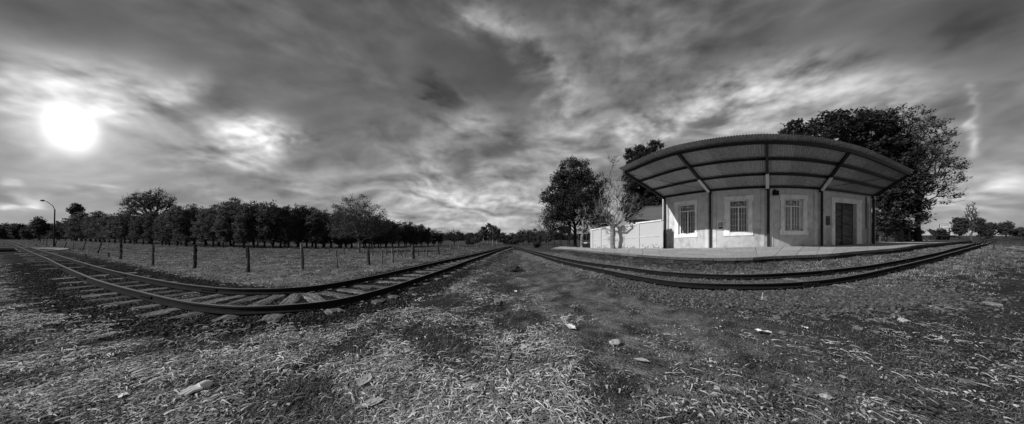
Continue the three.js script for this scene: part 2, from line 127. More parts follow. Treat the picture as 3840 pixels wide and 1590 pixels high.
// thin streaked cloud over a grey sky; bearings and heights of the cloud banks in degrees
{
  const W = 3072, H = 1536, data = new Float32Array(W * H * 4);
  const GW = 640, GH = 200, A0 = -80, A1 = 80, E1 = 50, grid = new Float32Array(GW * GH);
  for (const [az, el, sa, se, amp] of CLOUD_BANKS) {
    const i0 = Math.max(0, Math.floor((az - 3 * sa - A0) / (A1 - A0) * GW)), i1 = Math.min(GW - 1, Math.ceil((az + 3 * sa - A0) / (A1 - A0) * GW));
    const j0 = Math.max(0, Math.floor((el - 3 * se) / E1 * GH)), j1 = Math.min(GH - 1, Math.ceil((el + 3 * se) / E1 * GH));
    for (let j = j0; j <= j1; j++) for (let i = i0; i <= i1; i++) {
      const u = (A0 + (i + .5) / GW * (A1 - A0) - az) / sa, v = ((j + .5) / GH * E1 - el) / se;
      grid[j * GW + i] += amp * Math.exp(-.5 * (u * u + v * v));
    }
  }
  const look = (az, el) => {
    const x = clamp((az - A0) / (A1 - A0) * GW - .5, 0, GW - 1.001), y = clamp(el / E1 * GH - .5, 0, GH - 1.001), i = Math.floor(x), j = Math.floor(y), a = x - i, b = y - j;
    return mix(mix(grid[j * GW + i], grid[j * GW + i + 1], a), mix(grid[(j + 1) * GW + i], grid[(j + 1) * GW + i + 1], a), b);
  };
  for (let r = 0; r < H; r++) {
    const el = ((r + .5) / H - .5) * Math.PI, eld = el / rad, y = Math.sin(el), c = Math.cos(el);
    for (let q = 0; q < W; q++) {
      const at = (r * W + q) * 4;
      let t;
      if (eld < -1) t = .3; else {
        const th = ((q + .5) / W - .5) * 2 * Math.PI, x = Math.cos(th) * c, z = Math.sin(th) * c;
        const az = Math.atan2(x, -z) / rad;
        const k = 1 / (Math.max(y, 0) + .22), px = x * k, pz = z * k;
        const w1 = fbm3(px * .9 + 5, pz * .9, 1.7, 2), w2 = fbm3(px * .9, pz * .9 + 9, 6.1, 2);
        const big = fbm3(px * .8 + w1 * .4, pz * .8 + w2 * .4, 3, 3);
        const streak = fbm3(px * 1.1 + w1 * .35 + pz * .5, pz * 2.6 + w2 * .5 - px * .5, 8, 6);
        const fine = fbm3(x * 7 + w2 * .9, y * 16 + w1 * 1.2, z * 7, 7);
        const tuft = fbm3(x * 24 + w1, y * 42 + w2, z * 24, 4);
        const inView = sst(76, 62, Math.abs(az)) * sst(48, 38, eld);
        const feat = .95 * look(az + (w1 * 1.4 + fine * 2.8) * Math.cos(Math.min(75, Math.abs(az)) * rad) ** 2, eld + w2 * .8 + fine * 1.6) * inView;
        const cover = clamp(.5 + big + feat * 2.2);
        t = .5 + .13 * Math.exp(-Math.max(eld, 0) / 7) - .1 * sst(14, 42, eld) + .08 * big + (.05 + .1 * cover) * streak + (.05 + .1 * cover) * fine + feat * (1.05 + .5 * streak + .7 * fine + (feat > 0 ? .6 : .15) * tuft) + .025 * tuft * cover + (1 - inView) * .02;
        // the sun behind thin cloud
        const g = Math.hypot((az - GLOW[0]) / GLOW[2], (eld - GLOW[1]) / GLOW[3]);
        t = Math.max(t, .12) + .13 * Math.exp(-g / 4.5);
        t += .5 * (1 - sst(0, 1.6, g * (1 + .12 * fine))) + .24 * Math.exp(-Math.pow(g / 2.2, 2));
      }
      const L = Math.pow(clamp(t, .08, 1.12), 2.2);
      data[at] = data[at + 1] = data[at + 2] = L; data[at + 3] = 1;
    }
  }
  const sky = new THREE.DataTexture(data, W, H, THREE.RGBAFormat, THREE.FloatType);
  sky.mapping = THREE.EquirectangularReflectionMapping; sky.magFilter = THREE.LinearFilter; sky.minFilter = THREE.LinearFilter; sky.needsUpdate = true;
  scene.background = sky; scene.environment = sky;
}

// ------------------------------------------------------------------ helpers
const V = (x, y, z) => new THREE.Vector3(x, y, z);
const used = new Map();
function numbered(name) { const n = used.get(name) || 0; used.set(name, n + 1); return n ? name + '_' + String(n).padStart(3, '0') : name; }
function tag(o, label, category, group, kind) { o.userData.label = label; o.userData.category = category; if (group) o.userData.group = group; if (kind) o.userData.kind = kind; return o; }
function thing(name, label, category, pos = [0, 0, 0], turn = 0, group) {
  const g = new THREE.Group(); g.name = numbered(name); g.position.set(...pos); g.rotation.y = turn; scene.add(g); return tag(g, label, category, group);
}
function part(name, geo, mat, parent) { const m = new THREE.Mesh(geo, mat); m.name = name; m.castShadow = m.receiveShadow = true; parent.add(m); return m; }
function solo(name, geo, mat, label, category, group) { const m = new THREE.Mesh(geo, mat); m.name = numbered(name); m.castShadow = m.receiveShadow = true; scene.add(m); return tag(m, label, category, group); }
function struct(name, geo, mat) { const m = new THREE.Mesh(geo, mat); m.name = numbered(name); m.castShadow = m.receiveShadow = true; m.userData.kind = 'structure'; scene.add(m); return m; }
const ORD = ['first', 'second', 'third', 'fourth', 'fifth', 'sixth', 'seventh', 'eighth', 'ninth', 'tenth', 'eleventh', 'twelfth', 'thirteenth', 'fourteenth', 'fifteenth', 'sixteenth', 'seventeenth', 'eighteenth', 'nineteenth', 'twentieth'];
const TENS = ['', '', 'twenty', 'thirty', 'forty', 'fifty', 'sixty'];
const ordinal = (n) => n <= 20 ? ORD[n - 1] : n % 10 ? TENS[Math.floor(n / 10)] + '-' + ORD[n % 10 - 1] : TENS[n / 10].replace(/y$/, 'ieth');

// geometry from quads; a,b,c,d counter-clockwise seen from outside
class Q {
  constructor() { this.p = []; this.u = []; this.i = []; }
  v(x, y, z, u = 0, v = 0) { this.p.push(x, y, z); this.u.push(u, v); return this.p.length / 3 - 1; }
  quad(a, b, c, d, su, sv) {
    const U = su ?? a.distanceTo(b), W = sv ?? a.distanceTo(d), o = this.uo ? this.uo[0] : 0, w = this.uo ? this.uo[1] : 0;
    const i = this.v(a.x, a.y, a.z, o, w); this.v(b.x, b.y, b.z, o + U, w); this.v(c.x, c.y, c.z, o + U, w + W); this.v(d.x, d.y, d.z, o, w + W);
    this.i.push(i, i + 1, i + 2, i, i + 2, i + 3); return this;
  }
  hexa(b, t) { // b,t: 4 bottom, 4 top corners, counter-clockwise seen from above
    this.quad(b[3], b[2], b[1], b[0]); this.quad(t[0], t[1], t[2], t[3]);
    for (let k = 0; k < 4; k++) { const n = (k + 1) % 4; this.quad(b[k], b[n], t[n], t[k]); }
    return this;
  }
  box(x, y, z, w, h, d, turn = 0) { // centre of the base, size
    const c = Math.cos(turn), s = Math.sin(turn), P = (a, yy, b) => V(x + a * c + b * s, yy, z - a * s + b * c);
    const f = (yy) => [P(-w / 2, yy, d / 2), P(w / 2, yy, d / 2), P(w / 2, yy, -d / 2), P(-w / 2, yy, -d / 2)];
    return this.hexa(f(y), f(y + h));
  }
  beam(a, b, w, h, up = V(0, 1, 0)) { // square bar from a to b
    const d = b.clone().sub(a).normalize(), s = d.clone().cross(up).normalize().multiplyScalar(w / 2), u = s.clone().cross(d).normalize().multiplyScalar(h / 2);
    const f = (p) => [p.clone().sub(s).sub(u), p.clone().add(s).sub(u), p.clone().add(s).add(u), p.clone().sub(s).add(u)];
    return this.hexa(f(a), f(b));
  }
  tube(pts, rs, sides = 7, cap = true) { // tapered tube through points
    const n = pts.length; let prev = null, side = V(0, 0, 1), run = 0;
    for (let k = 0; k < n; k++) {
      const d = pts[Math.min(k + 1, n - 1)].clone().sub(pts[Math.max(k - 1, 0)]).normalize();
      side = side.clone().sub(d.clone().multiplyScalar(side.dot(d))); if (side.lengthSq() < 1e-4) side = V(1, 0, 0).sub(d.clone().multiplyScalar(d.x)); side.normalize();
      const up = d.clone().cross(side), r = Array.isArray(rs) ? rs[k] : rs, ring = [];
      if (k) run += pts[k].distanceTo(pts[k - 1]);
      for (let j = 0; j <= sides; j++) { const a = j / sides * 2 * Math.PI, q = pts[k].clone().addScaledVector(side, Math.cos(a) * r).addScaledVector(up, Math.sin(a) * r); ring.push(this.v(q.x, q.y, q.z, j / sides * 6.28 * r, run)); }
      if (prev) for (let j = 0; j < sides; j++) this.i.push(prev[j], ring[j + 1], ring[j], prev[j], prev[j + 1], ring[j + 1]);
      if (cap && (k === 0 || k === n - 1)) {
        const m = this.v(pts[k].x, pts[k].y, pts[k].z), o = this.p.length / 3;
        for (let j = 0; j < sides; j++) { const q = ring[j] * 3; this.v(this.p[q], this.p[q + 1], this.p[q + 2], 0, 0); }
        for (let j = 0; j < sides; j++) k ? this.i.push(m, o + j, o + (j + 1) % sides) : this.i.push(m, o + (j + 1) % sides, o + j);
      }
      prev = ring;
    }
    return this;
  }
  geo() {
    const g = new THREE.BufferGeometry();
    g.setAttribute('position', new THREE.Float32BufferAttribute(this.p, 3)); g.setAttribute('uv', new THREE.Float32BufferAttribute(this.u, 2)); g.setIndex(this.i); g.computeVertexNormals(); return g;
  }
}
// textures: what surfaces are made of
function tex(size, f, srgb = true, rep = 1, w = size) {
  const d = new Uint8Array(size * w * 4);
  for (let y = 0; y < size; y++) for (let x = 0; x < w; x++) { const v = clamp(f(x / w, y / size)) * 255, k = (y * w + x) * 4; d[k] = d[k + 1] = d[k + 2] = v; d[k + 3] = 255; }
  const t = new THREE.DataTexture(d, w, size); t.wrapS = t.wrapT = THREE.RepeatWrapping; t.magFilter = THREE.LinearFilter; t.minFilter = THREE.LinearMipmapLinearFilter; t.generateMipmaps = true;
  if (srgb) t.colorSpace = THREE.SRGBColorSpace; t.repeat.set(rep, rep); t.needsUpdate = true; return t;
}
// noise that tiles over the unit square
const wrapN = (x, y, f, o = 4) => { const a = x * 2 * Math.PI, b = y * 2 * Math.PI, R = f / (2 * Math.PI); return fbm3(Math.cos(a) * R + 3, Math.sin(a) * R + Math.cos(b) * R, Math.sin(b) * R + 1, o); };
const gray = (v, rough = .9, extra = {}) => { const m = new THREE.MeshPhysicalMaterial({ roughness: rough, metalness: 0, specularIntensity: rough > .84 ? .2 : .6, ...extra }); m.color.setRGB(v, v, v); return m; };
const leafMat = (v) => { const m = new THREE.MeshPhysicalMaterial({ roughness: .95, transmission: .35, thickness: 0, side: THREE.DoubleSide, specularIntensity: .3 }); m.color.setRGB(v, v, v); return m; };

// ------------------------------------------------------------------ terrain (x to the right, d into the picture)
const platH = (x) => clamp(.12 + .032 * x, .25, .8);
function crv(pts, s) {
  const L = pts.length, i = Math.min(Math.max(Math.floor(s), 0), L - 2), t = s - i, p1 = pts[i], p2 = pts[i + 1];
  const p0 = i > 0 ? pts[i - 1] : p1.map((a, k) => 2 * a - p2[k]), p3 = i + 2 < L ? pts[i + 2] : p2.map((a, k) => 2 * a - p1[k]);
  return p1.map((b, k) => .5 * (2 * b + (p2[k] - p0[k]) * t + (2 * p0[k] - 5 * b + 4 * p2[k] - p3[k]) * t * t + (3 * b - p0[k] - 3 * p2[k] + p3[k]) * t * t * t));
}
const EDGE = []; for (let i = 0; i <= (PLATFORM_EDGE.length - 1) * 4; i++) EDGE.push(crv(PLATFORM_EDGE, i / 4));
function nearEdge(x, d) {
  let best = 1e9, side = 1;
  for (let i = 0; i < EDGE.length - 1; i++) {
    const [ax, ad] = EDGE[i], vx = EDGE[i + 1][0] - ax, vd = EDGE[i + 1][1] - ad, L = vx * vx + vd * vd, t = clamp(((x - ax) * vx + (d - ad) * vd) / L);
    const qx = x - ax - t * vx, qd = d - ad - t * vd, q = Math.hypot(qx, qd);
    if (q < best) { best = q; side = (vd * qx - vx * qd) / Math.sqrt(L) / Math.max(q, 1e-6); }
  }
  return [best, side];
}
function G(x, d) {
  const [q, s] = nearEdge(x, d), base = Math.max(0, platH(x) - .23);
  const front = base * (1 - .35 * sst(0, 3, q) - .65 * sst(2.5, 8 + .12 * Math.max(x, 0), q)), behind = base + .2 * sst(.6, 2, q) * (1 - sst(30, 60, q));
  return front + (behind - front) * (1 - sst(-.95, -.3, s)) - .0125 * Math.max(0, d - 13) * (1 - sst(.35, 1.15, Math.abs(x) / Math.max(d, .1)));
}
const lumps = (x, d) => { const q = Math.hypot(x, d) < 45 ? Math.min(distTo(LN, x, d), distTo(LF, x, d), distTo(RN, x, d), distTo(RF, x, d)) : 9; return .25 + .75 * sst(.5, 1.6, q); };
const ground = (x, d) => G(x, d) + (.014 * n2(x * 1.7, d * 1.7) + .02 * n2(x * .35, d * .35 + 9)) * lumps(x, d);   // with its small lumps, levelled along the tracks
// distance to a polyline of [x, d]
function dense(pts, n = 8) { const o = []; for (let i = 0; i <= (pts.length - 1) * n; i++) o.push(crv(pts, i / n)); return o; }
function distTo(line, x, d) { let b = 1e9; for (let i = 0; i < line.length - 1; i++) { const [ax, ad] = line[i], vx = line[i + 1][0] - ax, vd = line[i + 1][1] - ad, t = clamp(((x - ax) * vx + (d - ad) * vd) / (vx * vx + vd * vd)); const q = Math.hypot(x - ax - t * vx, d - ad - t * vd); if (q < b) b = q; } return b; }
const LN = dense(RAIL_LEFT_NEAR, 3), LF = dense(RAIL_LEFT_FAR, 3), RN = dense(RAIL_RIGHT_NEAR, 3), RF = dense(RAIL_RIGHT_FAR, 3);
const pitLocal = ([cx, cd, , , t], x, d) => { const px = x - cx, pd = d - cd, s = Math.sin(t), c = Math.cos(t); return [px * s + pd * c, px * c - pd * s]; };   // along and across the oval pit
const inPit = (x, d, m = 0) => PITS.some((p) => { const [u, v] = pitLocal(p, x, d); return (u / (p[2] + m)) ** 2 + (v / (p[3] + m)) ** 2 < 1; });
// what covers the ground at a place: shares of gravel, trodden soil, straw
function cover(x, d) {
  const far = Math.hypot(x, d), patch = fbm2(x * .55 + 3, d * .55, 3), mid = fbm2(x * 1.6, d * 1.6 + 20, 3);
  const dl = far < 60 ? Math.min(distTo(LN, x, d), distTo(LF, x, d)) : 99, dn = far < 40 ? distTo(RN, x, d) : 99;
  const gravelL = 1 - sst(.8, 1.35, dl + .45 * mid);
  const camSide = d < 9 && x > 1.5 ? 1 - sst(1.1, 2.3, dn + .6 * mid) : 0;
  const gravelR = camSide * sst(2.0, 3.4, x + .5 * mid) * (1 - sst(8, 10.5, x));
  const path = sst(-.5, .6, x + .6 * mid - .02 * d) * (1 - sst(2.4, 5, x + 1.1 * patch)) * (1 - sst(16, 30, d)) * clamp(.75 + 1.2 * mid + .5 * patch);
  const straw = clamp((x < 0 ? 1 : 1 - sst(0, 1.5, x) * .9) * sst(-.3, .4, patch + .6 * mid + .04));
  return { gravel: Math.max(gravelL, gravelR), gravelL, gravelR, path, straw, patch, mid, dl, dn };
}
// ------------------------------------------------------------------ materials
const soilTex = tex(1024, (x, y) => { const a = wrapN(x, y, 60, 4), b = wrapN(y, x, 240, 3), c = wrapN(x + .3, y, 14, 4); return .62 + .34 * a + .42 * b + .2 * c + (b > .3 ? .22 : 0); });
const soilBump = tex(1024, (x, y) => .5 + .5 * wrapN(x, y, 60, 4) + .4 * wrapN(y, x, 240, 3), false);
const woodTex = tex(512, (x, y) => { const s = wrapN(x, y * .04, 90, 4), k = wrapN(x, y, 10, 3), c = wrapN(x * 1, y * .08 + .3, 26, 3); return .66 + .36 * s + .22 * k - (c > .22 ? .38 : 0); });
const woodBump = tex(512, (x, y) => .5 + .5 * wrapN(x, y * .04, 90, 4) - (wrapN(x, y * .08 + .3, 26, 3) > .22 ? .35 : 0), false);
const stuccoTex = tex(512, (x, y) => .95 + .08 * wrapN(x, y, 7, 4) + .04 * wrapN(y, x, 60, 3) - .22 * Math.max(0, wrapN(x, y * .25, 16, 4) - .14) - .12 * Math.max(0, wrapN(x + .4, y, 5, 6) - .1) - (Math.abs(wrapN(x, y + .2, 6, 5)) < .004 ? .05 : 0));
const stuccoBump = tex(512, (x, y) => .5 + .45 * wrapN(x, y, 90, 3) + .25 * wrapN(y, x, 24, 3), false);
const concTex = tex(512, (x, y) => .8 + .2 * wrapN(x, y, 9, 5) + .16 * wrapN(y, x, 70, 3) - (wrapN(x, y, 22, 4) > .26 ? .14 : 0));
const concBump = tex(512, (x, y) => .5 + .5 * wrapN(x, y, 60, 4), false);
const metalTex = tex(256, (x, y) => .82 + .16 * wrapN(x, y, 8, 4) + .1 * wrapN(y, x * .1, 50, 3));
const barkTex = tex(256, (x, y) => .6 + .5 * wrapN(x, y * .2, 30, 4) + .2 * wrapN(y, x, 8, 3));
const M = {
  soil: new THREE.MeshPhysicalMaterial({ roughness: 1, specularIntensity: .15, map: soilTex, bumpMap: soilBump, bumpScale: .025, vertexColors: true }),
  rail: gray(.022, 1, { map: metalTex }), railTop: gray(.13, .6),
  sleeper: [.42, .32, .5].map((v) => gray(v, .95, { map: woodTex, bumpMap: woodBump, bumpScale: .012 })),
  post: [.10, .15, .08].map((v) => gray(v, .95, { map: woodTex, bumpMap: woodBump, bumpScale: .012 })), palePost: gray(.34, .95, { map: woodTex, bumpMap: woodBump, bumpScale: .01 }),
  wall: gray(.71, .92, { map: stuccoTex, bumpMap: stuccoBump, bumpScale: .004 }), dado: gray(.62, .95, { map: stuccoTex, bumpMap: stuccoBump, bumpScale: .016 }), trim: gray(.95, .8, { map: stuccoTex }),
  white: gray(.8, .55), paintWhite: gray(.78, .6, { map: metalTex }), steel: gray(.018, .6), tin: gray(.62, .55, { map: metalTex }),
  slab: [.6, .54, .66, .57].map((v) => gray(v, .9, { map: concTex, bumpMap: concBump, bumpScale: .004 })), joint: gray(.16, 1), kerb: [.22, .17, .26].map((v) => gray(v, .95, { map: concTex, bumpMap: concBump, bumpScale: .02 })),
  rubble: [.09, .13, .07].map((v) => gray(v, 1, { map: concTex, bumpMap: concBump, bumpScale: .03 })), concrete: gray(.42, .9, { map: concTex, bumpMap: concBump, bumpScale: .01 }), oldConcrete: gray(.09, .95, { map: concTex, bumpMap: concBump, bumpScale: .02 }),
  plank: [.3, .22, .36, .26].map((v) => gray(v, .75, { map: woodTex, bumpMap: woodBump, bumpScale: .006 })), dark: gray(.02, .9), inside: gray(.10, 1), roofTile: gray(.24, .85, { map: concTex }),
  glass: new THREE.MeshPhysicalMaterial({ color: 0xffffff, roughness: .03, transmission: 1, thickness: 0, ior: 1.5 }),
  bark: gray(.10, 1, { map: barkTex }), paleBark: gray(.58, .95, { map: barkTex }), greyBark: gray(.2, 1, { map: barkTex }), wire: gray(.2, .6), plaque: gray(.07, .5, {}),
};
M.wall.map.repeat.set(.25, .25);

// ------------------------------------------------------------------ the ground, one sheet to the horizon
{
  const q = new Q(), col = [], rings = [], radii = [0.25];
  while (radii[radii.length - 1] < 1600) { const r = radii[radii.length - 1]; radii.push(r + Math.max(.09, r * .045)); }
  const ang = []; for (let a = -105; a < 105; a += .75) ang.push(a); for (let a = 105; a < 255; a += 5) ang.push(a);
  for (const r of radii) {
    const ring = [];
    for (const a of ang) {
      const x = Math.sin(a * rad) * r, d = Math.cos(a * rad) * r;
      const y = r < 200 ? ground(x, d) : G(x, d);
      ring.push(q.v(x, y, -d, x / 2, d / 2));
      const c = cover(x, d), big = fbm2(x * .09, d * .09 + 4, 3);
      let v = .15 + .08 * c.patch + .05 * c.mid + .07 * big;                 // dry pasture and litter
      v = mix(v, .46 + .2 * c.mid, c.path * .9);                             // trodden soil
      v = mix(v, .1 + .06 * c.mid + .05 * c.patch, sst(2.5, 5, x + c.mid) * .7);  // darker soil right of the path
      v = mix(v, .05, c.gravelL); v = mix(v, .08, c.gravelR);
      v = Math.max(.02, v); col.push(v, v, v);
    }
    rings.push(ring);
  }
  const hole = (i) => inPit(q.p[3 * i], -q.p[3 * i + 2], 1), tri = (a, b, c) => { if (!hole(a) && !hole(b) && !hole(c)) q.i.push(a, b, c); };
  const n = ang.length, m = q.v(0, ground(0, 0), 0, 0, 0); col.push(.1, .1, .1);
  for (let j = 0; j < n; j++) q.i.push(m, rings[0][j], rings[0][(j + 1) % n]);
  for (let k = 0; k < rings.length - 1; k++) for (let j = 0; j < n; j++) { const e = (j + 1) % n; tri(rings[k][j], rings[k + 1][j], rings[k + 1][e]); tri(rings[k][j], rings[k + 1][e], rings[k][e]); }
  const g = q.geo(); g.setAttribute('color', new THREE.Float32BufferAttribute(col, 3)); struct('ground', g, M.soil);
  // collars of soil round the two turntable pits
  for (const p of PITS) {
    const [cx, cd, A, B, t] = p, a = new Q(), cc = [], N = 96, prev = [];
    for (let k = 0; k <= 7; k++) { const o = .02 + k * .62, ring = []; for (let j = 0; j <= N; j++) { const f = j / N * 2 * Math.PI, u = Math.cos(f) * (A + o), v = Math.sin(f) * (B + o), x = cx + u * Math.sin(t) + v * Math.cos(t), d = cd + u * Math.cos(t) - v * Math.sin(t); ring.push(a.v(x, ground(x, d) + (k === 7 ? -.12 : k > 5 ? .004 : .006), -d, x / 2, d / 2)); const w = .1 + .04 * fbm2(x * .8, d * .8, 3); cc.push(w, w, w); } if (k) for (let j = 0; j < N; j++) a.i.push(prev[k - 1][j], prev[k - 1][j + 1], ring[j + 1], prev[k - 1][j], ring[j + 1], ring[j]); prev.push(ring); }
    const ag = a.geo(); ag.setAttribute('color', new THREE.Float32BufferAttribute(cc, 3)); struct('pit_verge', ag, M.soil);
  }
}
// ------------------------------------------------------------------ turntable pits, oval
PITS.forEach(([cx, cd, A, B, t0], n) => {
  const y0 = G(cx, cd), t = thing('turntable_pit', n ? 'concrete rim of oval pit cut off by the right edge of the view' : 'oval turntable pit with pale concrete rim under the curving left track', 'pit', [cx, y0, -cd]);
  const rim = new Q(), wall = new Q(), fl = new Q(), N = 72, wd = n ? .2 : .18;
  const P = (o, y, j) => { const f = j / N * 2 * Math.PI, u = Math.cos(f) * (A + o), v = Math.sin(f) * (B + o), x = u * Math.sin(t0) + v * Math.cos(t0), d = u * Math.cos(t0) - v * Math.sin(t0); return V(x, y + G(cx + x, cd + d) - y0, -d); };
  for (let j = 0; j < N; j++) {
    rim.hexa([P(-.05, -.1, j), P(wd, -.1, j), P(wd, -.1, j + 1), P(-.05, -.1, j + 1)], [P(-.05, .075, j), P(wd, .075, j), P(wd, .075, j + 1), P(-.05, .075, j + 1)]);
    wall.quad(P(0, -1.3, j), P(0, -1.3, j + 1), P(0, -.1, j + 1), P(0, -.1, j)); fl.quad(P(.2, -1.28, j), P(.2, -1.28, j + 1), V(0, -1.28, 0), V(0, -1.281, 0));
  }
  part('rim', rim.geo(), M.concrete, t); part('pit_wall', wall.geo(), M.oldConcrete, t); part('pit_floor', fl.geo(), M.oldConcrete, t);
});
// ------------------------------------------------------------------ railway tracks
const railProfile = [[-.06, 0], [.06, 0], [.06, .012], [.011, .028], [.011, .08], [.032, .09], [.032, .115], [-.032, .115], [-.032, .09], [-.011, .08], [-.011, .028], [-.06, .012]];
function sweep(line, base, prof) { // line of [x, d]; base(x, d) = height of the foot
  const q = new Q(), N = prof.length; let run = 0, prev = null;
  line.forEach(([x, d], k) => {
    const a = line[Math.max(k - 1, 0)], b = line[Math.min(k + 1, line.length - 1)], L = Math.hypot(b[0] - a[0], b[1] - a[1]) || 1, nx = (b[1] - a[1]) / L, nd = -(b[0] - a[0]) / L, y = base(x, d);
    if (k) run += Math.hypot(x - line[k - 1][0], d - line[k - 1][1]);
    const ring = []; for (let j = 0; j < N; j++) for (let e = 0; e < 2; e++) { const [o, h] = prof[(j + e) % N]; ring.push(q.v(x + nx * o, y + h, -(d + nd * o), j * .05 + e * .05, run)); }
    if (prev) for (let j = 0; j < N; j++) q.i.push(prev[2 * j], prev[2 * j + 1], ring[2 * j + 1], prev[2 * j], ring[2 * j + 1], ring[2 * j]);
    prev = ring;
  });
  return q.geo();
}
const railBase = (x, d) => G(x, d) + .05;
const top = (h0, h1, w) => [[-w, h0], [w, h0], [w, h1], [-w, h1]];
const sleeperGeo = [0, 1, 2, 3].map((k) => { // weathered timbers: rounded, split and uneven
  const g = new THREE.BoxGeometry(1, .13, .25, 14, 2, 5), p = g.attributes.position, r = rngOf(40 + k), o = r() * 50;
  for (let i = 0; i < p.count; i++) { let x = p.getX(i), y = p.getY(i), z = p.getZ(i); const e = Math.abs(x) > .49 ? 1 : 0, n = n3(x * 5 + o, y * 9, z * 16), w = .5 + .5 * n2(x * 2.2 + o, k);
    z *= .86 + .16 * w - (Math.abs(y) > .05 ? .05 : 0); y += (y > 0 ? -.012 * Math.abs(n) - (Math.abs(z) > .08 ? .02 : 0) - .02 * Math.max(0, n2(z * 25 + o, x * 3)) : 0); x += e * Math.sign(x) * .03 * n3(y * 12, z * 14, o + x); p.setXYZ(i, x, y, z); }
  g.computeVertexNormals(); const uv = g.attributes.uv; for (let i = 0; i < uv.count; i++) uv.setXY(i, p.getZ(i) * 2.2 + k * .3, p.getX(i) * 2.2); return g;
});
const SLEEPERS = [];   // where timbers lie, so that straw and stones keep off them
const onSleeper = (x, d) => SLEEPERS.some(([mx, md, ux, ud, hl]) => { const px = x - mx, pd = d - md; return Math.abs(px * ux + pd * ud) < hl && Math.abs(px * ud - pd * ux) < .15; });
function track(name, label, A, B, sleepers) {
  const t = thing(name, label, 'railway track');
  for (const line of [A, B]) {
    const D = dense(line, 8), r = part('rail', sweep(D, railBase, railProfile), M.rail, t);
    part('running_surface', sweep(D, (x, d) => railBase(x, d) + .115, top(-.004, .003, .02)), M.railTop, r);
  }
  [A, B].forEach((line, n) => { const D = dense(line, 40); let run = 0, next = 2 + n; for (let i = 1; i < D.length - 1; i++) { const [x, d] = D[i]; run += Math.hypot(x - D[i - 1][0], d - D[i - 1][1]); if (run < next || Math.hypot(x, d) > 20) continue; next = run + 5.5; const L = Math.hypot(D[i + 1][0] - x, D[i + 1][1] - d), ux = (D[i + 1][0] - x) / L, ud = (D[i + 1][1] - d) / L; for (const s of [-1, 1]) { const q = new Q(), ox = -ud * .024 * s, od = ux * .024 * s, y = railBase(x, d) + .052; q.beam(V(x + ox - ux * .26, y, -(d + od - ud * .26)), V(x + ox + ux * .26, y, -(d + od + ud * .26)), .022, .05); for (const k of [-.18, -.06, .06, .18]) q.box(x + ox * 1.7 + ux * k, y - .012, -(d + od * 1.7 + ud * k), .03, .024, .03); part('fishplate', q.geo(), M.rail, t); } } });
  const rnd = rngOf(name.length * 7 + A.length), a = dense(A, 24), b = dense(B, 24);
  let run = 0, next = .2, k = 0;
  for (let i = 1; i < a.length; i++) {
    run += Math.hypot(a[i][0] - a[i - 1][0], a[i][1] - a[i - 1][1]);
    if (run < next) continue;
    const [x, d] = a[i];
    const gap = sleepers.gap * (.8 + .45 * rnd()); next = run + gap * (1 + 1.3 * sst(5, 15, -x));
    if (!sleepers.where(x, d) || rnd() < .3 * sst(7, 14, -x)) continue;
    let best = null, bd = 1e9; for (const e of b) { const q = Math.hypot(e[0] - x, e[1] - d); if (q < bd) { bd = q; best = e; } }
    const ux = (best[0] - x) / bd, ud = (best[1] - d) / bd, len = bd + .75 + .25 * rnd(), off = (rnd() - .5) * .16, mx = (x + best[0]) / 2 + ux * off, md = (d + best[1]) / 2 + ud * off;
    SLEEPERS.push([mx, md, ux, ud, len / 2 + .02]); const m = part('sleeper', sleeperGeo[k % 4], M.sleeper[Math.floor(rnd() * 3)], t);
    m.scale.set(len, 1, .85 + .4 * rnd()); m.position.set(mx, G(mx, md) - .03 + .016 * rnd(), -md); m.rotation.y = Math.atan2(ud, ux) + (rnd() - .5) * .12; k++;
  }
  return t;
}
track('railway_track', 'weathered railway track on exposed timber sleepers sweeping across the left foreground', RAIL_LEFT_NEAR, RAIL_LEFT_FAR, { gap: .62, where: (x, d) => Math.hypot(x, d) < 40 && !inPit(x, d, -.2) });
track('railway_track', 'railway track half sunk in straw curving past the station platform', RAIL_RIGHT_NEAR, RAIL_RIGHT_FAR, { gap: 2.9, where: (x, d) => x > 2.5 && x < 9 });
track('railway_track', 'short piece of rusty track at the far right edge of the view', SIDING_NEAR, SIDING_FAR, { gap: 9, where: () => false });
// the bridge of the turntable, under the left track
{
  const t = thing('turntable_bridge', 'dark riveted girder bridge carrying the left track over the oval pit', 'bridge');
  for (const line of [RAIL_LEFT_NEAR, RAIL_LEFT_FAR]) {
    const D = dense(line, 30).filter(([x, d]) => inPit(x, d, -.08));
    const g = part('girder', sweep(D, (x, d) => railBase(x, d) - .9, [[-.16, 0], [.16, 0], [.16, .04], [.04, .06], [.04, .8], [.16, .82], [.16, .87], [-.16, .87], [-.16, .82], [-.04, .8], [-.04, .06], [-.16, .04]]), M.rail, t);
    D.filter((_, i) => i % 7 === 3).forEach(([x, d]) => { const s = new Q(); s.box(x, railBase(x, d) - .84, -d, .2, .78, .06, .5); part('stiffener', s.geo(), M.rail, g); });
  }
  const a = dense(RAIL_LEFT_NEAR, 60).filter(([x, d]) => inPit(x, d, -.2)), b = dense(RAIL_LEFT_FAR, 60);
  let run = 9, p = a[0]; for (const [x, d] of a) { run += Math.hypot(x - p[0], d - p[1]); p = [x, d]; if (run < 1.05) continue; run = 0;
    let e = b[0], bd = 1e9; for (const f of b) { const q = Math.hypot(f[0] - x, f[1] - d); if (q < bd) { bd = q; e = f; } }
    const s = new Q(), y = railBase(x, d) - .016, ux = (e[0] - x) / bd, ud = (e[1] - d) / bd; s.beam(V(x - ux * .2, y - .05, -(d - ud * .2)), V(e[0] + ux * .2, y - .05, -(e[1] + ud * .2)), .26, .1); part('cross_tie', s.geo(), M.sleeper[2], t); }
}
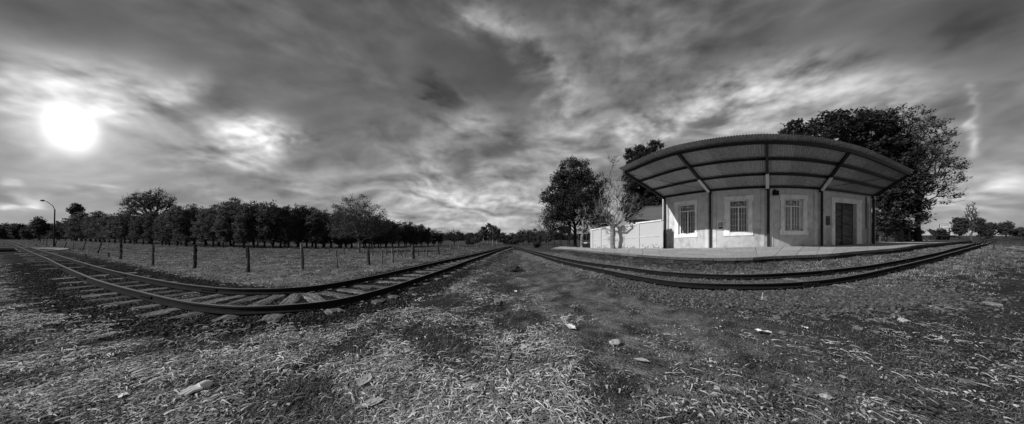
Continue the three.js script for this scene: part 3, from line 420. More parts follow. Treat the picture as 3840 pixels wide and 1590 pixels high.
// ------------------------------------------------------------------ station platform: slabs, kerb stones, rubble footing
const FRONT = (s) => { const [x, d] = crv(PLATFORM_EDGE, s); return V(x, platH(x), -d); };
const BACK = (s) => { const [x, d, y] = crv(PLATFORM_BACK, s); return V(x, y, -d); };
const PLAT = (s, v) => FRONT(s).lerp(BACK(s), v);
{
  const g = new Q(), N = (PLATFORM_EDGE.length - 1) * 8;
  for (let i = 0; i < N; i++) {
    const a = i / 8, b = (i + 1) / 8, dn = (p, h) => V(p.x, p.y - h, p.z);
    for (let k = 0; k < 4; k++) g.quad(dn(PLAT(a, .03 + k * .2475), .02), dn(PLAT(b, .03 + k * .2475), .02), dn(PLAT(b, .03 + (k + 1) * .2475), .02), dn(PLAT(a, .03 + (k + 1) * .2475), .02));
    g.quad(dn(PLAT(a, .03), .8), dn(PLAT(b, .03), .8), dn(PLAT(b, .03), .02), dn(PLAT(a, .03), .02));
    g.quad(dn(PLAT(b, 1.02), .8), dn(PLAT(a, 1.02), .8), dn(PLAT(a, 1.02), .02), dn(PLAT(b, 1.02), .02));
  }
  const platform = struct('station_platform', g.geo(), M.joint), rnd = rngOf(77);
  // arc length along the middle of the platform
  const S = [0], st = 200, top = PLATFORM_EDGE.length - 1; for (let i = 1; i <= st; i++) S.push(S[i - 1] + PLAT(i / st * top, .3).distanceTo(PLAT((i - 1) / st * top, .3)));
  const sAt = (L) => { let i = 0; while (i < st - 1 && S[i + 1] < L) i++; return (i + (L - S[i]) / (S[i + 1] - S[i])) / st * top; };
  const rows = [.045, .2, .36, .53, .72, .995];
  const total = S[st]; let L = 0, n = 0;
  while (L < total - .6) {
    const w = L > 34 ? 4 : 1.0, a = sAt(L + .012), b = sAt(Math.min(L + w - .012, total));
    for (let k = 0; k < 5; k++) {
      const h = (rnd() - .5) * .008, f = (s, v, dy) => { const p = PLAT(s, v); p.y += dy; return p; }, e = .0025, v0 = rows[k] + e, v1 = rows[k + 1] - e, m = (a + b) / 2;
      const q = new Q(); q.uo = [rnd() * 9, rnd() * 9];
      q.hexa([f(a, v0, -.03), f(b, v0, -.03), f(b, v1, -.03), f(a, v1, -.03)], [f(a, v0, h), f(b, v0, h + (rnd() - .5) * .006), f(b, v1, h), f(a, v1, h)]);
      part('paving_slab', q.geo(), M.slab[Math.floor(rnd() * 4)], platform); n++;
    }
    L += w;
  }
  // kerb and footing along the front
  const E = [0]; for (let i = 1; i <= st; i++) E.push(E[i - 1] + FRONT(i / st * top).distanceTo(FRONT((i - 1) / st * top)));
  const eAt = (L) => { let i = 0; while (i < st - 1 && E[i + 1] < L) i++; return (i + (L - E[i]) / (E[i + 1] - E[i])) / st * top; };
  const strip = (L0, L1, out, inn, y0, y1, mat, name, rough) => {
    const q = new Q(), a = eAt(L0), b = eAt(L1), c = (a + b) / 2; q.uo = [rnd() * 9, rnd() * 9];
    const f = (s, o, dy) => { const p = FRONT(s), k = PLAT(s, 1).sub(p).setY(0).normalize(); p.addScaledVector(k, -o).y += dy; return p; }, j = () => (rnd() - .5) * rough;
    for (const [s, e] of [[a, c], [c, b]]) q.hexa([f(s, out + j(), y0), f(e, out + j(), y0), f(e, -inn, y0), f(s, -inn, y0)], [f(s, out + j(), y1), f(e, out + j(), y1), f(e, -inn, y1), f(s, -inn, y1)]);
    part(name, q.geo(), mat, platform);
  };
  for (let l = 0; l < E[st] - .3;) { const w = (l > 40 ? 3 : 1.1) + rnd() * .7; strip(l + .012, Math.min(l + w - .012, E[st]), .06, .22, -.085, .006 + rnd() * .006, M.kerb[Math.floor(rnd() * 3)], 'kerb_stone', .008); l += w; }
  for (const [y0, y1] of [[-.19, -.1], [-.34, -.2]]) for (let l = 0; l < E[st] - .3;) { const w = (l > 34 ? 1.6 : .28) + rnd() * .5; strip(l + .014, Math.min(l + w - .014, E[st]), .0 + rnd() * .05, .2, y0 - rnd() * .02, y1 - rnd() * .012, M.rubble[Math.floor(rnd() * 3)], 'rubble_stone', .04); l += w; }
}
// ------------------------------------------------------------------ the station building, its front gently bowed
const wallAt = (s) => { const [x, d, y0, y1] = crv(WALL, s), e = .02, [ax, ad] = crv(WALL, s - e), [bx, bd] = crv(WALL, s + e), L = Math.hypot(bx - ax, bd - ad); return { x, d, y0, y1, nx: (bd - ad) / L, nd: -(bx - ax) / L }; };   // normal towards the rails
const WP = (s, t, o) => { const w = wallAt(s); return V(w.x + w.nx * o, mix(w.y0, w.y1, t), -(w.d + w.nd * o)); };
const metres = (s) => { let L = 0; for (let i = 0; i < 20; i++) { const a = wallAt(s * i / 20), b = wallAt(s * (i + 1) / 20); L += Math.hypot(a.x - b.x, a.d - b.d); } return L; };
function warp(q, s0, s1, t0, t1, o0, o1, n = Math.max(1, Math.ceil((s1 - s0) / .12)), t0b = t0, t1b = t1) { // a block bent along the wall; t0b, t1b at its right end
  const S = (k) => mix(s0, s1, k / n), B = (k) => mix(t0, t0b, k / n), T = (k) => mix(t1, t1b, k / n);
  let run = metres(s0);
  for (let k = 0; k < n; k++) {
    const a = S(k), b = S(k + 1), c = (s, t, o) => WP(s, t, o), w = WP(a, 0, 0).distanceTo(WP(b, 0, 0)), y = 3.4;
    q.uo = [run, T(k) * 0 + B(k) * y]; q.quad(c(a, B(k), o1), c(b, B(k + 1), o1), c(b, T(k + 1), o1), c(a, T(k), o1), w, (t1 - t0) * y);
    q.uo = [run, 0]; q.quad(c(b, B(k + 1), o0), c(a, B(k), o0), c(a, T(k), o0), c(b, T(k + 1), o0));
    q.quad(c(a, T(k), o1), c(b, T(k + 1), o1), c(b, T(k + 1), o0), c(a, T(k), o0)); q.quad(c(a, B(k), o0), c(b, B(k + 1), o0), c(b, B(k + 1), o1), c(a, B(k), o1));
    if (!k) q.quad(c(a, B(k), o0), c(a, B(k), o1), c(a, T(k), o1), c(a, T(k), o0)); if (k === n - 1) q.quad(c(b, B(n), o1), c(b, B(n), o0), c(b, T(n), o0), c(b, T(n), o1));
    run += w;
  }
  q.uo = null; return q;
}
const W0 = .195, W1 = .872, I0 = .258, I1 = .803, DADO = .3, DT = .785;
{
  const w0 = wallAt(0), b = thing('station_building', 'long whitewashed station building with three windows and a wooden double door under a canopy', 'building');
  // walls round the openings
  const upper = new Q(), lower = new Q(), lower2 = new Q(), TH = -.28;
  const holes = [...WINDOWS.map(([, , a, c]) => [a, c, I0, I1]), [DOOR[2], DOOR[3], 0, DT]].sort((p, q) => p[0] - q[0]);
  const tk = [TICKET[0], TICKET[1], .325, .44];
  let s = 0;
  const col = (a, c) => { // solid stretch, with the ticket hatch cut out where it lies
    if (a < tk[0] && c > tk[1]) { warp(upper, a, tk[0], DADO, 1, TH, 0); warp(upper, tk[1], c, DADO, 1, TH, 0); warp(upper, tk[0], tk[1], DADO, tk[2], TH, 0); warp(upper, tk[0], tk[1], tk[3], 1, TH, 0); } else warp(upper, a, c, DADO, 1, TH, 0);
    warp(c > DOOR[3] + .1 ? lower2 : lower, a, c, -.06, DADO - .002, TH, .012);
  };
  for (const [a, c, t0, t1] of holes) { col(s, a); if (t0 > 0) { warp(lower, a, c, -.06, t0, TH, .012); } warp(upper, a, c, t1, 1, TH, 0); s = c; }
  col(s, 4);
  part('wall', upper.geo(), M.wall, b); part('dado', lower.geo(), M.dado, b); part('dado', lower2.geo(), M.dado, b);
  let p = 0; for (const [a, c] of [...WINDOWS.map((w) => [w[0] - .01, w[1] + .01]), [DOOR[0], DOOR[1]], [4, 4]]) { const led = new Q(); warp(led, p, a, DADO, DADO + .016, .001, .028); part('ledge', led.geo(), M.wall, b); p = c; }
  // shallow pilasters beside the steel posts
  for (const k of [0, 1, 2, 3, 4]) for (const e of [-1, 1]) { const c = k + e * .075; if (c < 0 || c > 4) continue; const q = new Q(); warp(q, c - .028, c + .028, 0, .975, .0125, .04, 2); part('pilaster', q.geo(), M.wall, b); }
  const cor = new Q(); warp(cor, 0, 4, .972, 1.03, .001, .07); part('cornice', cor.geo(), M.wall, b);
  // side, back, roof behind the canopy: a closed room
  const L0 = WP(0, 0, -.02), R0 = WP(4, 0, -.02), BL = V(13.6, .3, -24.6), BR = V(25.4, .3, -21.8), yT = 3.75;
  const wl = (p, r, name) => { const q = new Q(), dir = r.clone().sub(p).setY(0).normalize(), nrm = V(-dir.z, 0, dir.x).multiplyScalar(.12), f = (c, y) => [c.clone().sub(nrm).setY(y), c.clone().add(nrm).setY(y)]; const [a0, a1] = f(p, -.1), [b0, b1] = f(r, -.1), [c0, c1] = f(p, yT), [d0, d1] = f(r, yT); q.hexa([a0, a1, b1, b0], [c0, c1, d1, d0]); part(name, q.geo(), M.wall, b); const li = new Q(), off = nrm.clone().multiplyScalar(name === 'back_wall' ? -1.05 : p.x < 13 ? -1.05 : 1.05), g = (c, y) => c.clone().add(off).setY(y); li.quad(g(p, .2), g(r, .2), g(r, yT), g(p, yT)); part('lining', li.geo(), M.inside, b); };
  wl(L0.clone().add(V(.16, 0, -.1)), BL, 'side_wall'); wl(BL, BR, 'back_wall'); wl(R0.clone().add(V(-.1, 0, -.12)), BR, 'side_wall');
  const rf = new Q(); const c = [V(BL.x, 3.77, BL.z), V(BR.x, 3.77, BR.z)]; for (let k = 0; k < 16; k++) { const a = WP(k / 4, 1, -.15), e = WP((k + 1) / 4, 1, -.15), f = c[0].clone().lerp(c[1], k / 16), g = c[0].clone().lerp(c[1], (k + 1) / 16); a.y -= .03; e.y -= .03; const up = (v) => v.clone().setY(v.y + .12); rf.hexa([a, e, g, f], [up(a), up(e), up(g), up(f)]); } part('roof', rf.geo(), M.tin, b);
  const fl = new Q(); for (let k = 0; k < 16; k++) { const a = WP(k / 4, .01, -.3), e = WP((k + 1) / 4, .01, -.3), f = c[0].clone().lerp(c[1], k / 16).setY(.5), g = c[0].clone().lerp(c[1], (k + 1) / 16).setY(.5); fl.quad(a, e, g, f); } part('floor', fl.geo(), M.inside, b);
  // windows
  WINDOWS.forEach(([a, e, i0, i1], n) => {
    const sur = new Q(); warp(sur, a, i0, W0 + .075, W1 - .07, .0125, .05); warp(sur, i1, e, W0 + .075, W1 - .07, .0125, .05);
    const x = (e - a) * .03; warp(sur, a - x, e + x, I1, W1, .0125, .052); warp(sur, a - x, e + x, W0, I0, .0125, .052);
    warp(sur, a - x, i0, I1 - .03, I1, .0125, .052); warp(sur, i1, e + x, I1 - .03, I1, .0125, .052); warp(sur, a - x, i0, I0, I0 + .03, .0125, .052); warp(sur, i1, e + x, I0, I0 + .03, .0125, .052);
    const w = part('window', sur.geo(), M.trim, b); w.userData.label = ['white framed barred window nearest the garden wall', 'white framed barred window between ticket hatch and middle post', 'white framed barred window between middle post and door bay'][n];
    const fr = new Q(), bw = .055 * (i1 - i0), U = (u) => mix(i0, i1, u), T = (v) => mix(I0, I1, v), bar = (u0, u1, v0, v1, o0 = -.15, o1 = -.1) => warp(fr, U(u0), U(u1), T(v0), T(v1), o0, o1, 2);
    bar(0, .05, 0, 1); bar(.95, 1, 0, 1); bar(.05, .95, 0, .03); bar(.05, .95, .965, 1); bar(.05, .95, .76, .795); bar(.465, .535, .03, .76);
    const thin = .0095; for (const [u0, u1] of [[.05, .465], [.535, .95]]) { for (const k of [1, 2]) { const u = mix(u0, u1, k / 3); bar(u - thin, u + thin, .03, .755, -.135, -.095); } for (const k of [1, 2, 3]) { const v = mix(.03, .755, k / 4); bar(u0, u1, v - .004, v + .004, -.134, -.096); } }
    for (const u of [.18, .5, .82]) bar(u - thin, u + thin, .8, .965, -.135, -.095);
    part('frame', fr.geo(), M.white, w);
    const arc = []; for (let k = 0; k <= 12; k++) { const f = k / 12 * Math.PI; arc.push(WP(U(.5 - .2 * Math.cos(f)), T(.8 + .1 * Math.sin(f)), -.11)); } const ag = new Q(); ag.tube(arc, .014, 5); part('fanlight_arch', ag.geo(), M.white, w);
    const pane = (u0, u1, v0, v1) => { const q = new Q(); warp(q, U(u0), U(u1), T(v0), T(v1), -.122, -.118, 1); part('pane', q.geo(), M.glass, w); };
    for (const [u0, u1] of [[.05, .465], [.535, .95]]) for (let k = 0; k < 3; k++) for (let m = 0; m < 4; m++) pane(mix(u0, u1, k / 3) + .004, mix(u0, u1, (k + 1) / 3) - .004, mix(.03, .755, m / 4) + .002, mix(.03, .755, (m + 1) / 4) - .002);
    for (const [u0, u1] of [[.05, .18], [.18, .5], [.5, .82], [.82, .95]]) pane(u0 + .003, u1 - .003, .802, .963);
  });
  // ticket hatch with a segmental head
  { const q = new Q(), m = (tk[0] + tk[1]) / 2, e = .008; warp(q, tk[0] - e, tk[0] + e, tk[2], tk[3], -.1, .03, 1); warp(q, tk[1] - e, tk[1] + e, tk[2], tk[3], -.1, .03, 1); warp(q, tk[0] - e, tk[1] + e, tk[2] - .012, tk[2], -.1, .03, 2); warp(q, tk[0] - e, m, tk[3] - .01, tk[3] + .012, -.1, .03, 3, tk[3] + .006, tk[3] + .026); warp(q, m, tk[1] + e, tk[3] + .006, tk[3] + .026, -.1, .03, 3, tk[3] - .01, tk[3] + .012);
    const h = part('ticket_hatch', q.geo(), M.trim, b); h.userData.label = 'small arched ticket hatch with bars left of the middle window';
    for (const k of [.25, .5, .75]) { const f = new Q(), s2 = mix(tk[0], tk[1], k); f.tube([WP(s2, tk[2] + .035, -.03), WP(s2, tk[3], -.03)], .016, 6); part('bar', f.geo(), M.white, h); }
    const f = new Q(); warp(f, tk[0], tk[1], tk[2] + .03, tk[2] + .04, -.06, 0, 1); part('rail', f.geo(), M.white, h); const back = new Q(); warp(back, tk[0], tk[1], tk[2], tk[3], -.27, -.26, 1); part('shutter', back.geo(), M.dark, h); }
  // door
  { const [a, e, i0, i1] = DOOR, q = new Q(), x = (e - a) * .02; warp(q, a, i0, 0, .83, .0125, .06); warp(q, i1, e, 0, .83, .0125, .06); warp(q, i0, i1, DT, .83, .0125, .06); warp(q, a - x, e + x, .83, .872, .0125, .065);
    const d = part('door', q.geo(), M.trim, b); d.userData.label = 'tall double goods door of slanting dark planks in a white surround';
    const mid = mix(i0, i1, .47), rnd = rngOf(9), N = 13, g = .0018, slope = .035;
    for (const [s0, s1, sg] of [[i0 + .004, mid - .002, 1], [mid + .002, i1 - .004, -1]]) for (let k = 0; k < N; k++) {
      const lo = k * DT / N, hi = (k + 1) * DT / N, L0 = sg > 0 ? 0 : slope, R0 = sg > 0 ? slope : 0, cl = (v) => clamp(v - slope * .5, .004, DT - .004), f = new Q();
      warp(f, s0, s1, k ? cl(lo + L0 + g) : .004, k < N - 1 ? cl(hi + L0 - g) : DT - .004, -.13 - rnd() * .006, -.1 - rnd() * .008, 3, k ? cl(lo + R0 + g) : .004, k < N - 1 ? cl(hi + R0 - g) : DT - .004);
      const uv = f.u; for (let j = 0; j < uv.length; j += 2) { const t = uv[j]; uv[j] = uv[j + 1] * 1.1 + k * .17; uv[j + 1] = t * .8; }
      part('plank', f.geo(), M.plank[Math.floor(rnd() * 4)], d);
    }
    const bk = new Q(); warp(bk, i0, i1, .0, DT, -.17, -.15, 3); part('door_backing', bk.geo(), M.dark, d); const st = new Q(); warp(st, mid - .004, mid + .004, .004, DT - .004, -.1, -.085, 1); part('meeting_strip', st.geo(), M.dark, d); }
  // plaque, alarm box, conduits, downpipes
  { const f = new Q(); warp(f, PLAQUE[0], PLAQUE[1], .36, .525, .001, .03, 2); const pl = thing('wall_plaque', 'dark metal plaque with lines of small lettering beside the wooden door', 'plaque'); part('plate', f.geo(), M.plaque, pl);
    const ln = new Q(); [[.5, .06, .8], [.472, .3, .7], [.455, .18, .82], [.44, .3, .7], [.42, .22, .74], [.402, .26, .72], [.388, .24, .76], [.376, .3, .7]].forEach(([t, u0, u1], k) => warp(ln, mix(PLAQUE[0], PLAQUE[1], k ? u0 : .45), mix(PLAQUE[0], PLAQUE[1], k ? u1 : .55), t, t + (k === 2 ? .01 : k ? .006 : .016), .0305, .034, 1)); part('lettering', ln.geo(), M.dark, pl); }
  { const f = new Q(); warp(f, ALARM + .02, ALARM + .1, .86, .935, .03, .18, 1); const al = thing('alarm_box', 'small black box fixed high beside the middle steel post', 'alarm'); part('case', f.geo(), M.dark, al); const g2 = new Q(); warp(g2, ALARM + .04, ALARM + .08, .935, .955, .03, .1, 1); part('bracket', g2.geo(), M.steel, al); }
  const pipe = (name, label, pts, r, mat) => { const q = new Q(); q.tube(pts, r, 8); return solo(name, q.geo(), mat, label, 'pipe'); };
  pipe('downpipe', 'white downpipe at the right corner of the station', [WP(3.99, 0, .12), WP(3.99, .9, .12), WP(3.97, .97, .2)], .05, M.paintWhite);
  pipe('conduit', 'white conduit left of the downpipe at the right corner', [WP(3.9, 0, .09), WP(3.9, .82, .09)], .04, M.paintWhite);
  pipe('conduit', 'thin dark cable conduit between door and right corner', [WP(3.85, .3, .07), WP(3.85, .95, .07)], .022, M.steel);
  pipe('conduit', 'pale vertical conduit at the left corner of the station', [WP(.09, 0, .09), WP(.085, .82, .09)], .035, M.paintWhite);
  pipe('downpipe', 'white elbowed downpipe outside the left corner of the station', [WP(-.045, 1, .02), WP(-.045, .56, .02), WP(-.06, .53, .05), WP(-.1, .525, .08), WP(-.11, .56, .08)], .055, M.paintWhite);
}
// ------------------------------------------------------------------ the canopy
{
  const EV = (s) => { const [x, d, y] = crv(EAVE, s); return V(x, y, -d); }, RP = (s, v) => WP(s, 1, .06).lerp(EV(s), v);
  const c = thing('canopy', 'wide corrugated metal canopy on dark steel frame over the platform', 'canopy');
  const tins = [.62, .54, .68].map((v) => gray(v, .55, { map: metalTex }));
  const waves = 33, seg = 6, per = 3;
  for (let k = 0; k < 4 * per; k++) {
    const q = new Q(), s0 = k / per - (k ? 0 : .03), s1 = (k + 1) / per + (k === 4 * per - 1 ? .03 : .006), n = Math.round((waves / per) * seg), VV = [-.04, .34, .68, 1.115], grid = VV.map(() => []);
    for (let j = 0; j <= n; j++) { const s = mix(s0, s1, j / n), e = WP(s, 1, .06).distanceTo(EV(s));
      VV.forEach((v, i) => { const p = RP(s, v); p.y += .06 + .017 * Math.sin(s * waves * 2 * Math.PI) + k % 2 * .004; grid[i].push(q.v(p.x, p.y, p.z, s * 3, v * e)); }); }
    for (let i = 0; i < 3; i++) for (let j = 0; j < n; j++) q.i.push(grid[i][j], grid[i + 1][j], grid[i + 1][j + 1], grid[i][j], grid[i + 1][j + 1], grid[i][j + 1]);
    part('roof_sheet', q.geo(), tins[(k * 5 + 2) % 3], c);
  }
  for (const v of [.012, .34, .68, 1]) { const q = new Q(); let pr = null; const h = v === 1 ? .1 : .08; for (let k = 0; k <= 40; k++) { const p = RP(k / 10, v); const a = [V(p.x, p.y - h, p.z), V(p.x, p.y + .025, p.z)]; const w = wallAt(k / 10), o = V(w.nx * .05, 0, -w.nd * .05); const f = [a[0].clone().sub(o), a[0].clone().add(o), a[1].clone().add(o), a[1].clone().sub(o)]; if (pr) q.hexa(pr, f); pr = f; } part('purlin', q.geo(), M.steel, c); }
  for (let k = 0; k <= 4; k++) {
    const q = new Q(), a = RP(k, -.02), b = RP(k, 1.01); a.y -= .1; b.y -= .08; q.beam(a, b, .1, .15); part('rafter', q.geo(), M.steel, c);
    const o = k === 0 ? .02 : k === 4 ? -.02 : 0, f = new Q(), p0 = WP(k + o, -.02, .12), p1 = WP(k + o, 1, .12); f.tube([p0, p1], .055, 10); const post = part('post', f.geo(), M.steel, c);
    for (const t of [.34, .62]) { const g = new Q(); g.tube([WP(k + o, t, .12), WP(k + o, t + .012, .12)], .075, 10); part('collar', g.geo(), M.steel, post); }
  }
  for (const [a, b] of [[[.06, .9], [.97, .06]], [[3.94, .9], [3.03, .06]]]) { const q = new Q(), p = RP(...a), r = RP(...b); p.y -= .05; r.y -= .05; q.tube([p, r], .012, 5); part('tie_rod', q.geo(), M.steel, c); }
  [1, 2, 3].forEach((k) => { const t = thing('tube_light', ['unlit white tube light under the left rafter of the canopy', 'unlit white tube light under the middle rafter of the canopy', 'unlit white tube light under the right rafter of the canopy'][k - 1], 'lamp', [0, 0, 0], 0, 'canopy tube lights');
    const a = RP(k, .08), b = RP(k, .42), q = new Q(), u = new Q(); a.y -= .21; b.y -= .19; q.beam(a, b, .13, .06); part('housing', q.geo(), M.white, t); const dn = V(0, -.045, 0); for (const e of [-.035, .035]) { const w = wallAt(k), o = V(-w.nd * e, 0, -w.nx * e); u.tube([a.clone().add(dn).add(o), b.clone().add(dn).add(o)], .015, 6); } part('tube', u.geo(), M.white, t); });
}
// ------------------------------------------------------------------ garden wall and tiled shed
{
  const t = thing('garden_wall', 'white stuccoed garden wall stepping up to the station\'s left corner', 'wall'), P = GARDEN_WALL;
  const mould = tex(256, (x, y) => { const n = wrapN(x, y, 9, 5), f = wrapN(x, y, 40, 3); const m = wrapN(x + .2, y, 22, 4), k = clamp((.3 + .9 * n + .5 * m - y * 3.2) * 2.2); return .95 + .05 * f - .62 * k * clamp(.55 + 1.3 * f + .5 * m); });
  mould.wrapT = THREE.ClampToEdgeWrapping; const mw = gray(.6, .95, { map: mould, bumpMap: stuccoBump, bumpScale: .01 });
  for (let k = 0; k < P.length - 1; k++) {
    const [ax, ad, ay, at0] = P[k], [bx, bd, by, bt] = P[k + 1], L = Math.hypot(bx - ax, bd - ad), ux = (bx - ax) / L, ud = (bd - ad) / L, nx = ud, nd = -ux;   // towards the rails
    const pt = (u, y, o) => V(ax + ux * u * L + nx * o, y, -(ad + ud * u * L + nd * o)), Y0 = (u) => mix(ay, by, u) - .06;
    const flat = k === 1 ? bt - .05 : null, T0 = k === 2 ? at0 + .06 : at0, T1 = k === 2 ? bt : flat ?? bt;
    const blk = (u0, u1, f0, f1, o0, o1, mat, name, mouldy) => { const q = new Q(), y = (u, f) => mix(Y0(u), mix(T0, T1, u), f); q.hexa([pt(u0, y(u0, f0), o1), pt(u1, y(u1, f0), o1), pt(u1, y(u1, f0), o0), pt(u0, y(u0, f0), o0)], [pt(u0, y(u0, f1), o1), pt(u1, y(u1, f1), o1), pt(u1, y(u1, f1), o0), pt(u0, y(u0, f1), o0)]);
      if (mouldy) for (let j = 0; j < q.u.length; j += 2) { const i3 = j / 2 * 3, yy = q.p[i3 + 1]; q.u[j] = (u0 * L + (q.u[j])) * .5; q.u[j + 1] = clamp((yy - ay) / 1.5, .01, .99); } return part(name, q.geo(), mat, t); };
    blk(0, 1, 0, 1, -.1, .06, mw, 'wall_panel', true);
    blk(0, 1, .46, .49, .061, .085, M.wall, 'ledge'); blk(-.01, 1.01, 1, 1.05, -.14, .12, M.trim, 'coping');
    for (const u of k === 2 ? [.02, .96] : [.02, .5]) blk(u, u + .12 / L * 1.6, 0, .985, .0615, .1, mw, 'pilaster', true);
  }
}
{
  const s = thing('tiled_shed', 'low shed with ribbed tile roof behind the garden wall', 'shed');
  const e0 = V(9.9, 2.62, -23.4), e1 = V(12.4, 2.62, -22.6), r0 = V(12.5, 3.92, -26), r1 = V(14.4, 3.92, -25.2), bk = V(11.6, 2.6, -28.2), rows = 9;
  const wall = new Q(); wall.hexa([V(10.3, .1, -23.9), V(12.5, .1, -23.2), V(14.2, .1, -27), V(11.8, .1, -28)], [V(10.3, 2.66, -23.9), V(12.5, 2.66, -23.2), V(14.2, 2.66, -27), V(11.8, 2.66, -28)]); part('wall', wall.geo(), M.wall, s);
  const fas = new Q(); fas.beam(e0.clone().add(V(.05, -.05, 0)), e1.clone().add(V(0, -.05, 0)), .06, .12); part('fascia', fas.geo(), M.dark, s);
  const row = (a0, a1, b0, b1, k, name, n) => { const q = new Q(), t0 = k / rows, t1 = (k + 1.12) / rows, A = (t, u) => a0.clone().lerp(b0, t).lerp(a1.clone().lerp(b1, t), u); let pr = null;
    for (let j = 0; j <= n * 4; j++) { const u = j / (n * 4), w = .03 * Math.abs(Math.sin(u * n * Math.PI)), lo = A(t0, u), hi = A(t1, u); lo.y += .055 + w; hi.y += w + .005; const lo2 = lo.clone().setY(lo.y - .045); const c = [lo2, lo, hi].map((p) => q.v(p.x, p.y, p.z, u * 3, p.y)); if (pr) for (let i = 0; i < 2; i++) q.i.push(pr[i], c[i], c[i + 1], pr[i], c[i + 1], pr[i + 1]); pr = c; } part(name, q.geo(), M.roofTile, s); };
  for (let k = 0; k < rows; k++) { row(e0, e1, r0, r1, k, 'tile_row', 16); row(bk, e0, r0, r0.clone().add(V(.02, 0, .02)), k, 'tile_row', 16); }
  const hip = new Q(); hip.tube([e0.clone().add(V(0, .06, 0)), r0.clone().add(V(0, .06, 0)), r1.clone().add(V(0, .06, 0))], .07, 6); part('hip_cap', hip.geo(), M.roofTile, s);
}
// ------------------------------------------------------------------ fence posts and stubs
function postGeo(h, lean, r, seed, split) {
  const rnd = rngOf(seed), q = new Q(), pts = [], rs = [], n = 6, kx = (rnd() - .5) * .05, kz = (rnd() - .5) * .05;
  for (let k = 0; k <= n; k++) { const t = k / n, b = 1.1 - .25 * t; pts.push(V(lean * t + kx * Math.sin(t * 3), -.15 + (h + .15) * t, kz * Math.sin(t * 3))); rs.push(r * b * (1 + .16 * (rnd() - .5))); }
  q.tube(pts, rs, 7);
  for (let i = 0; i < q.p.length; i += 3) { const y = q.p[i + 1]; q.p[i] += r * .25 * n3(q.p[i] * 30, y * 4, seed); if (y > h - .02) q.p[i + 1] += h * .05 * n3(q.p[i] * 40, q.p[i + 2] * 40, seed) - (split ? Math.max(0, q.p[i] * 3) : 0); }
  if (split) q.tube([V(-r * .7, h * .55, 0), V(-r * .85, h * .8, 0), V(-r * .9, h * 1.02, 0)], [r * .35, r * .28, r * .08], 5);
  return q.geo();
}
function putPost(name, [x, d, h, lean, r], k, label, group, mat) {
  const face = Math.atan2(x, d);
  const m = solo(name, postGeo(h, lean, r, 300 + k, k === 3 && name === 'fence_post'), mat, label, 'post', group); m.position.set(x, G(x, d), -d); m.rotation.y = -face * .9; return m;
}
const mainSorted = POSTS_MAIN.map((p, i) => [p, i]).sort((a, b) => a[0][0] / a[0][1] - b[0][0] / b[0][1]);
mainSorted.forEach(([p, i], k) => putPost('fence_post', p, i, Math.abs(p[3]) > .12 ? `leaning weathered fence post, ${ordinal(k + 1)} from the left along the pasture fence` : `weathered wooden fence post, ${ordinal(k + 1)} from the left along the pasture fence`, 'posts of the pasture fence', i > 27 ? (i % 3 ? M.palePost : M.post[1]) : M.post[i % 3]));
const farSorted = POSTS_FAR.map((p, i) => [p, i]).sort((a, b) => a[0][0] / a[0][1] - b[0][0] / b[0][1]);
farSorted.forEach(([p, i], k) => putPost('fence_post', p, 60 + i, `thin grey post, ${ordinal(k + 1)} from the left in the broken far fence`, 'posts of the broken far fence', i % 2 ? M.palePost : M.post[1]));
STUBS.forEach((p, i) => putPost('post_stub', p, 120 + i, ['short dark stub left of the leaning posts by the track', 'thick short stub with pale top beside the left track', 'low dark stub on the verge above the oval pit', 'low dark stub at the far left above the pit', 'small stub beside the rim of the oval pit', 'short dark stub standing alone right of the station track'][i], 'post stubs', i === 1 ? M.palePost : M.post[0]));
POSTS_RIGHT.forEach((p, i) => putPost('fence_post', p, 140 + i, `dark post beyond the right sign, ${ordinal(i + 1)} from the sign`, 'dark posts beyond the right sign', M.post[0]));
// wires of the pasture fence between neighbouring posts
[.35, .62, .88].forEach((f, n) => {
  const q = new Q(), L = mainSorted.map(([p]) => p).filter((p) => p[2] > .6 && p[1] < 50);
  for (let i = 0; i < L.length - 1; i++) { const [a, b] = [L[i], L[i + 1]]; if (Math.hypot(a[0] - b[0], a[1] - b[1]) > 14) continue; const A = V(a[0] + a[3] * f, G(a[0], a[1]) + a[2] * f, -a[1]), B = V(b[0] + b[3] * f, G(b[0], b[1]) + b[2] * f, -b[1]), C = A.clone().lerp(B, .5); C.y -= .03; q.tube([A, C, B], .003, 3, false); }
  solo('fence_wire', q.geo(), M.wire, ['lowest wire of the pasture fence', 'middle wire of the pasture fence', 'top wire of the pasture fence'][n], 'wire');
});
// ------------------------------------------------------------------ street lamp, far pole, leaning pole
{
  const [x, d, h, ax, ah] = LAMP, t = thing('street_lamp', 'tall dark street lamp with bent arm behind the oval pit', 'street lamp', [x, G(x, d), -d]);
  const q = new Q(); q.tube([V(0, -.3, 0), V(.06, h * .5, 0), V(.12, h, 0)], [.065, .055, .045], 9); part('pole', q.geo(), M.steel, t);
  const a = new Q(); a.tube([V(.12, h - .1, 0), V(.05, h + ah * .4, .1), V(ax * 1.1, h + ah * .85, .3), V(ax * 1.6, h + ah * .95, .45)], .028, 7); part('arm', a.geo(), M.steel, t);
  const g = new THREE.SphereGeometry(.17, 12, 8); g.scale(1.3, .55, .75); g.translate(ax * 1.9, h + ah * .97, .5); part('lamp_head', g, M.steel, t);
  const c = new THREE.SphereGeometry(.15, 10, 6); c.scale(1.2, .4, .7); c.translate(ax * 1.9, h + ah * .97 - .07, .5); part('lens', c, M.white, t);
}
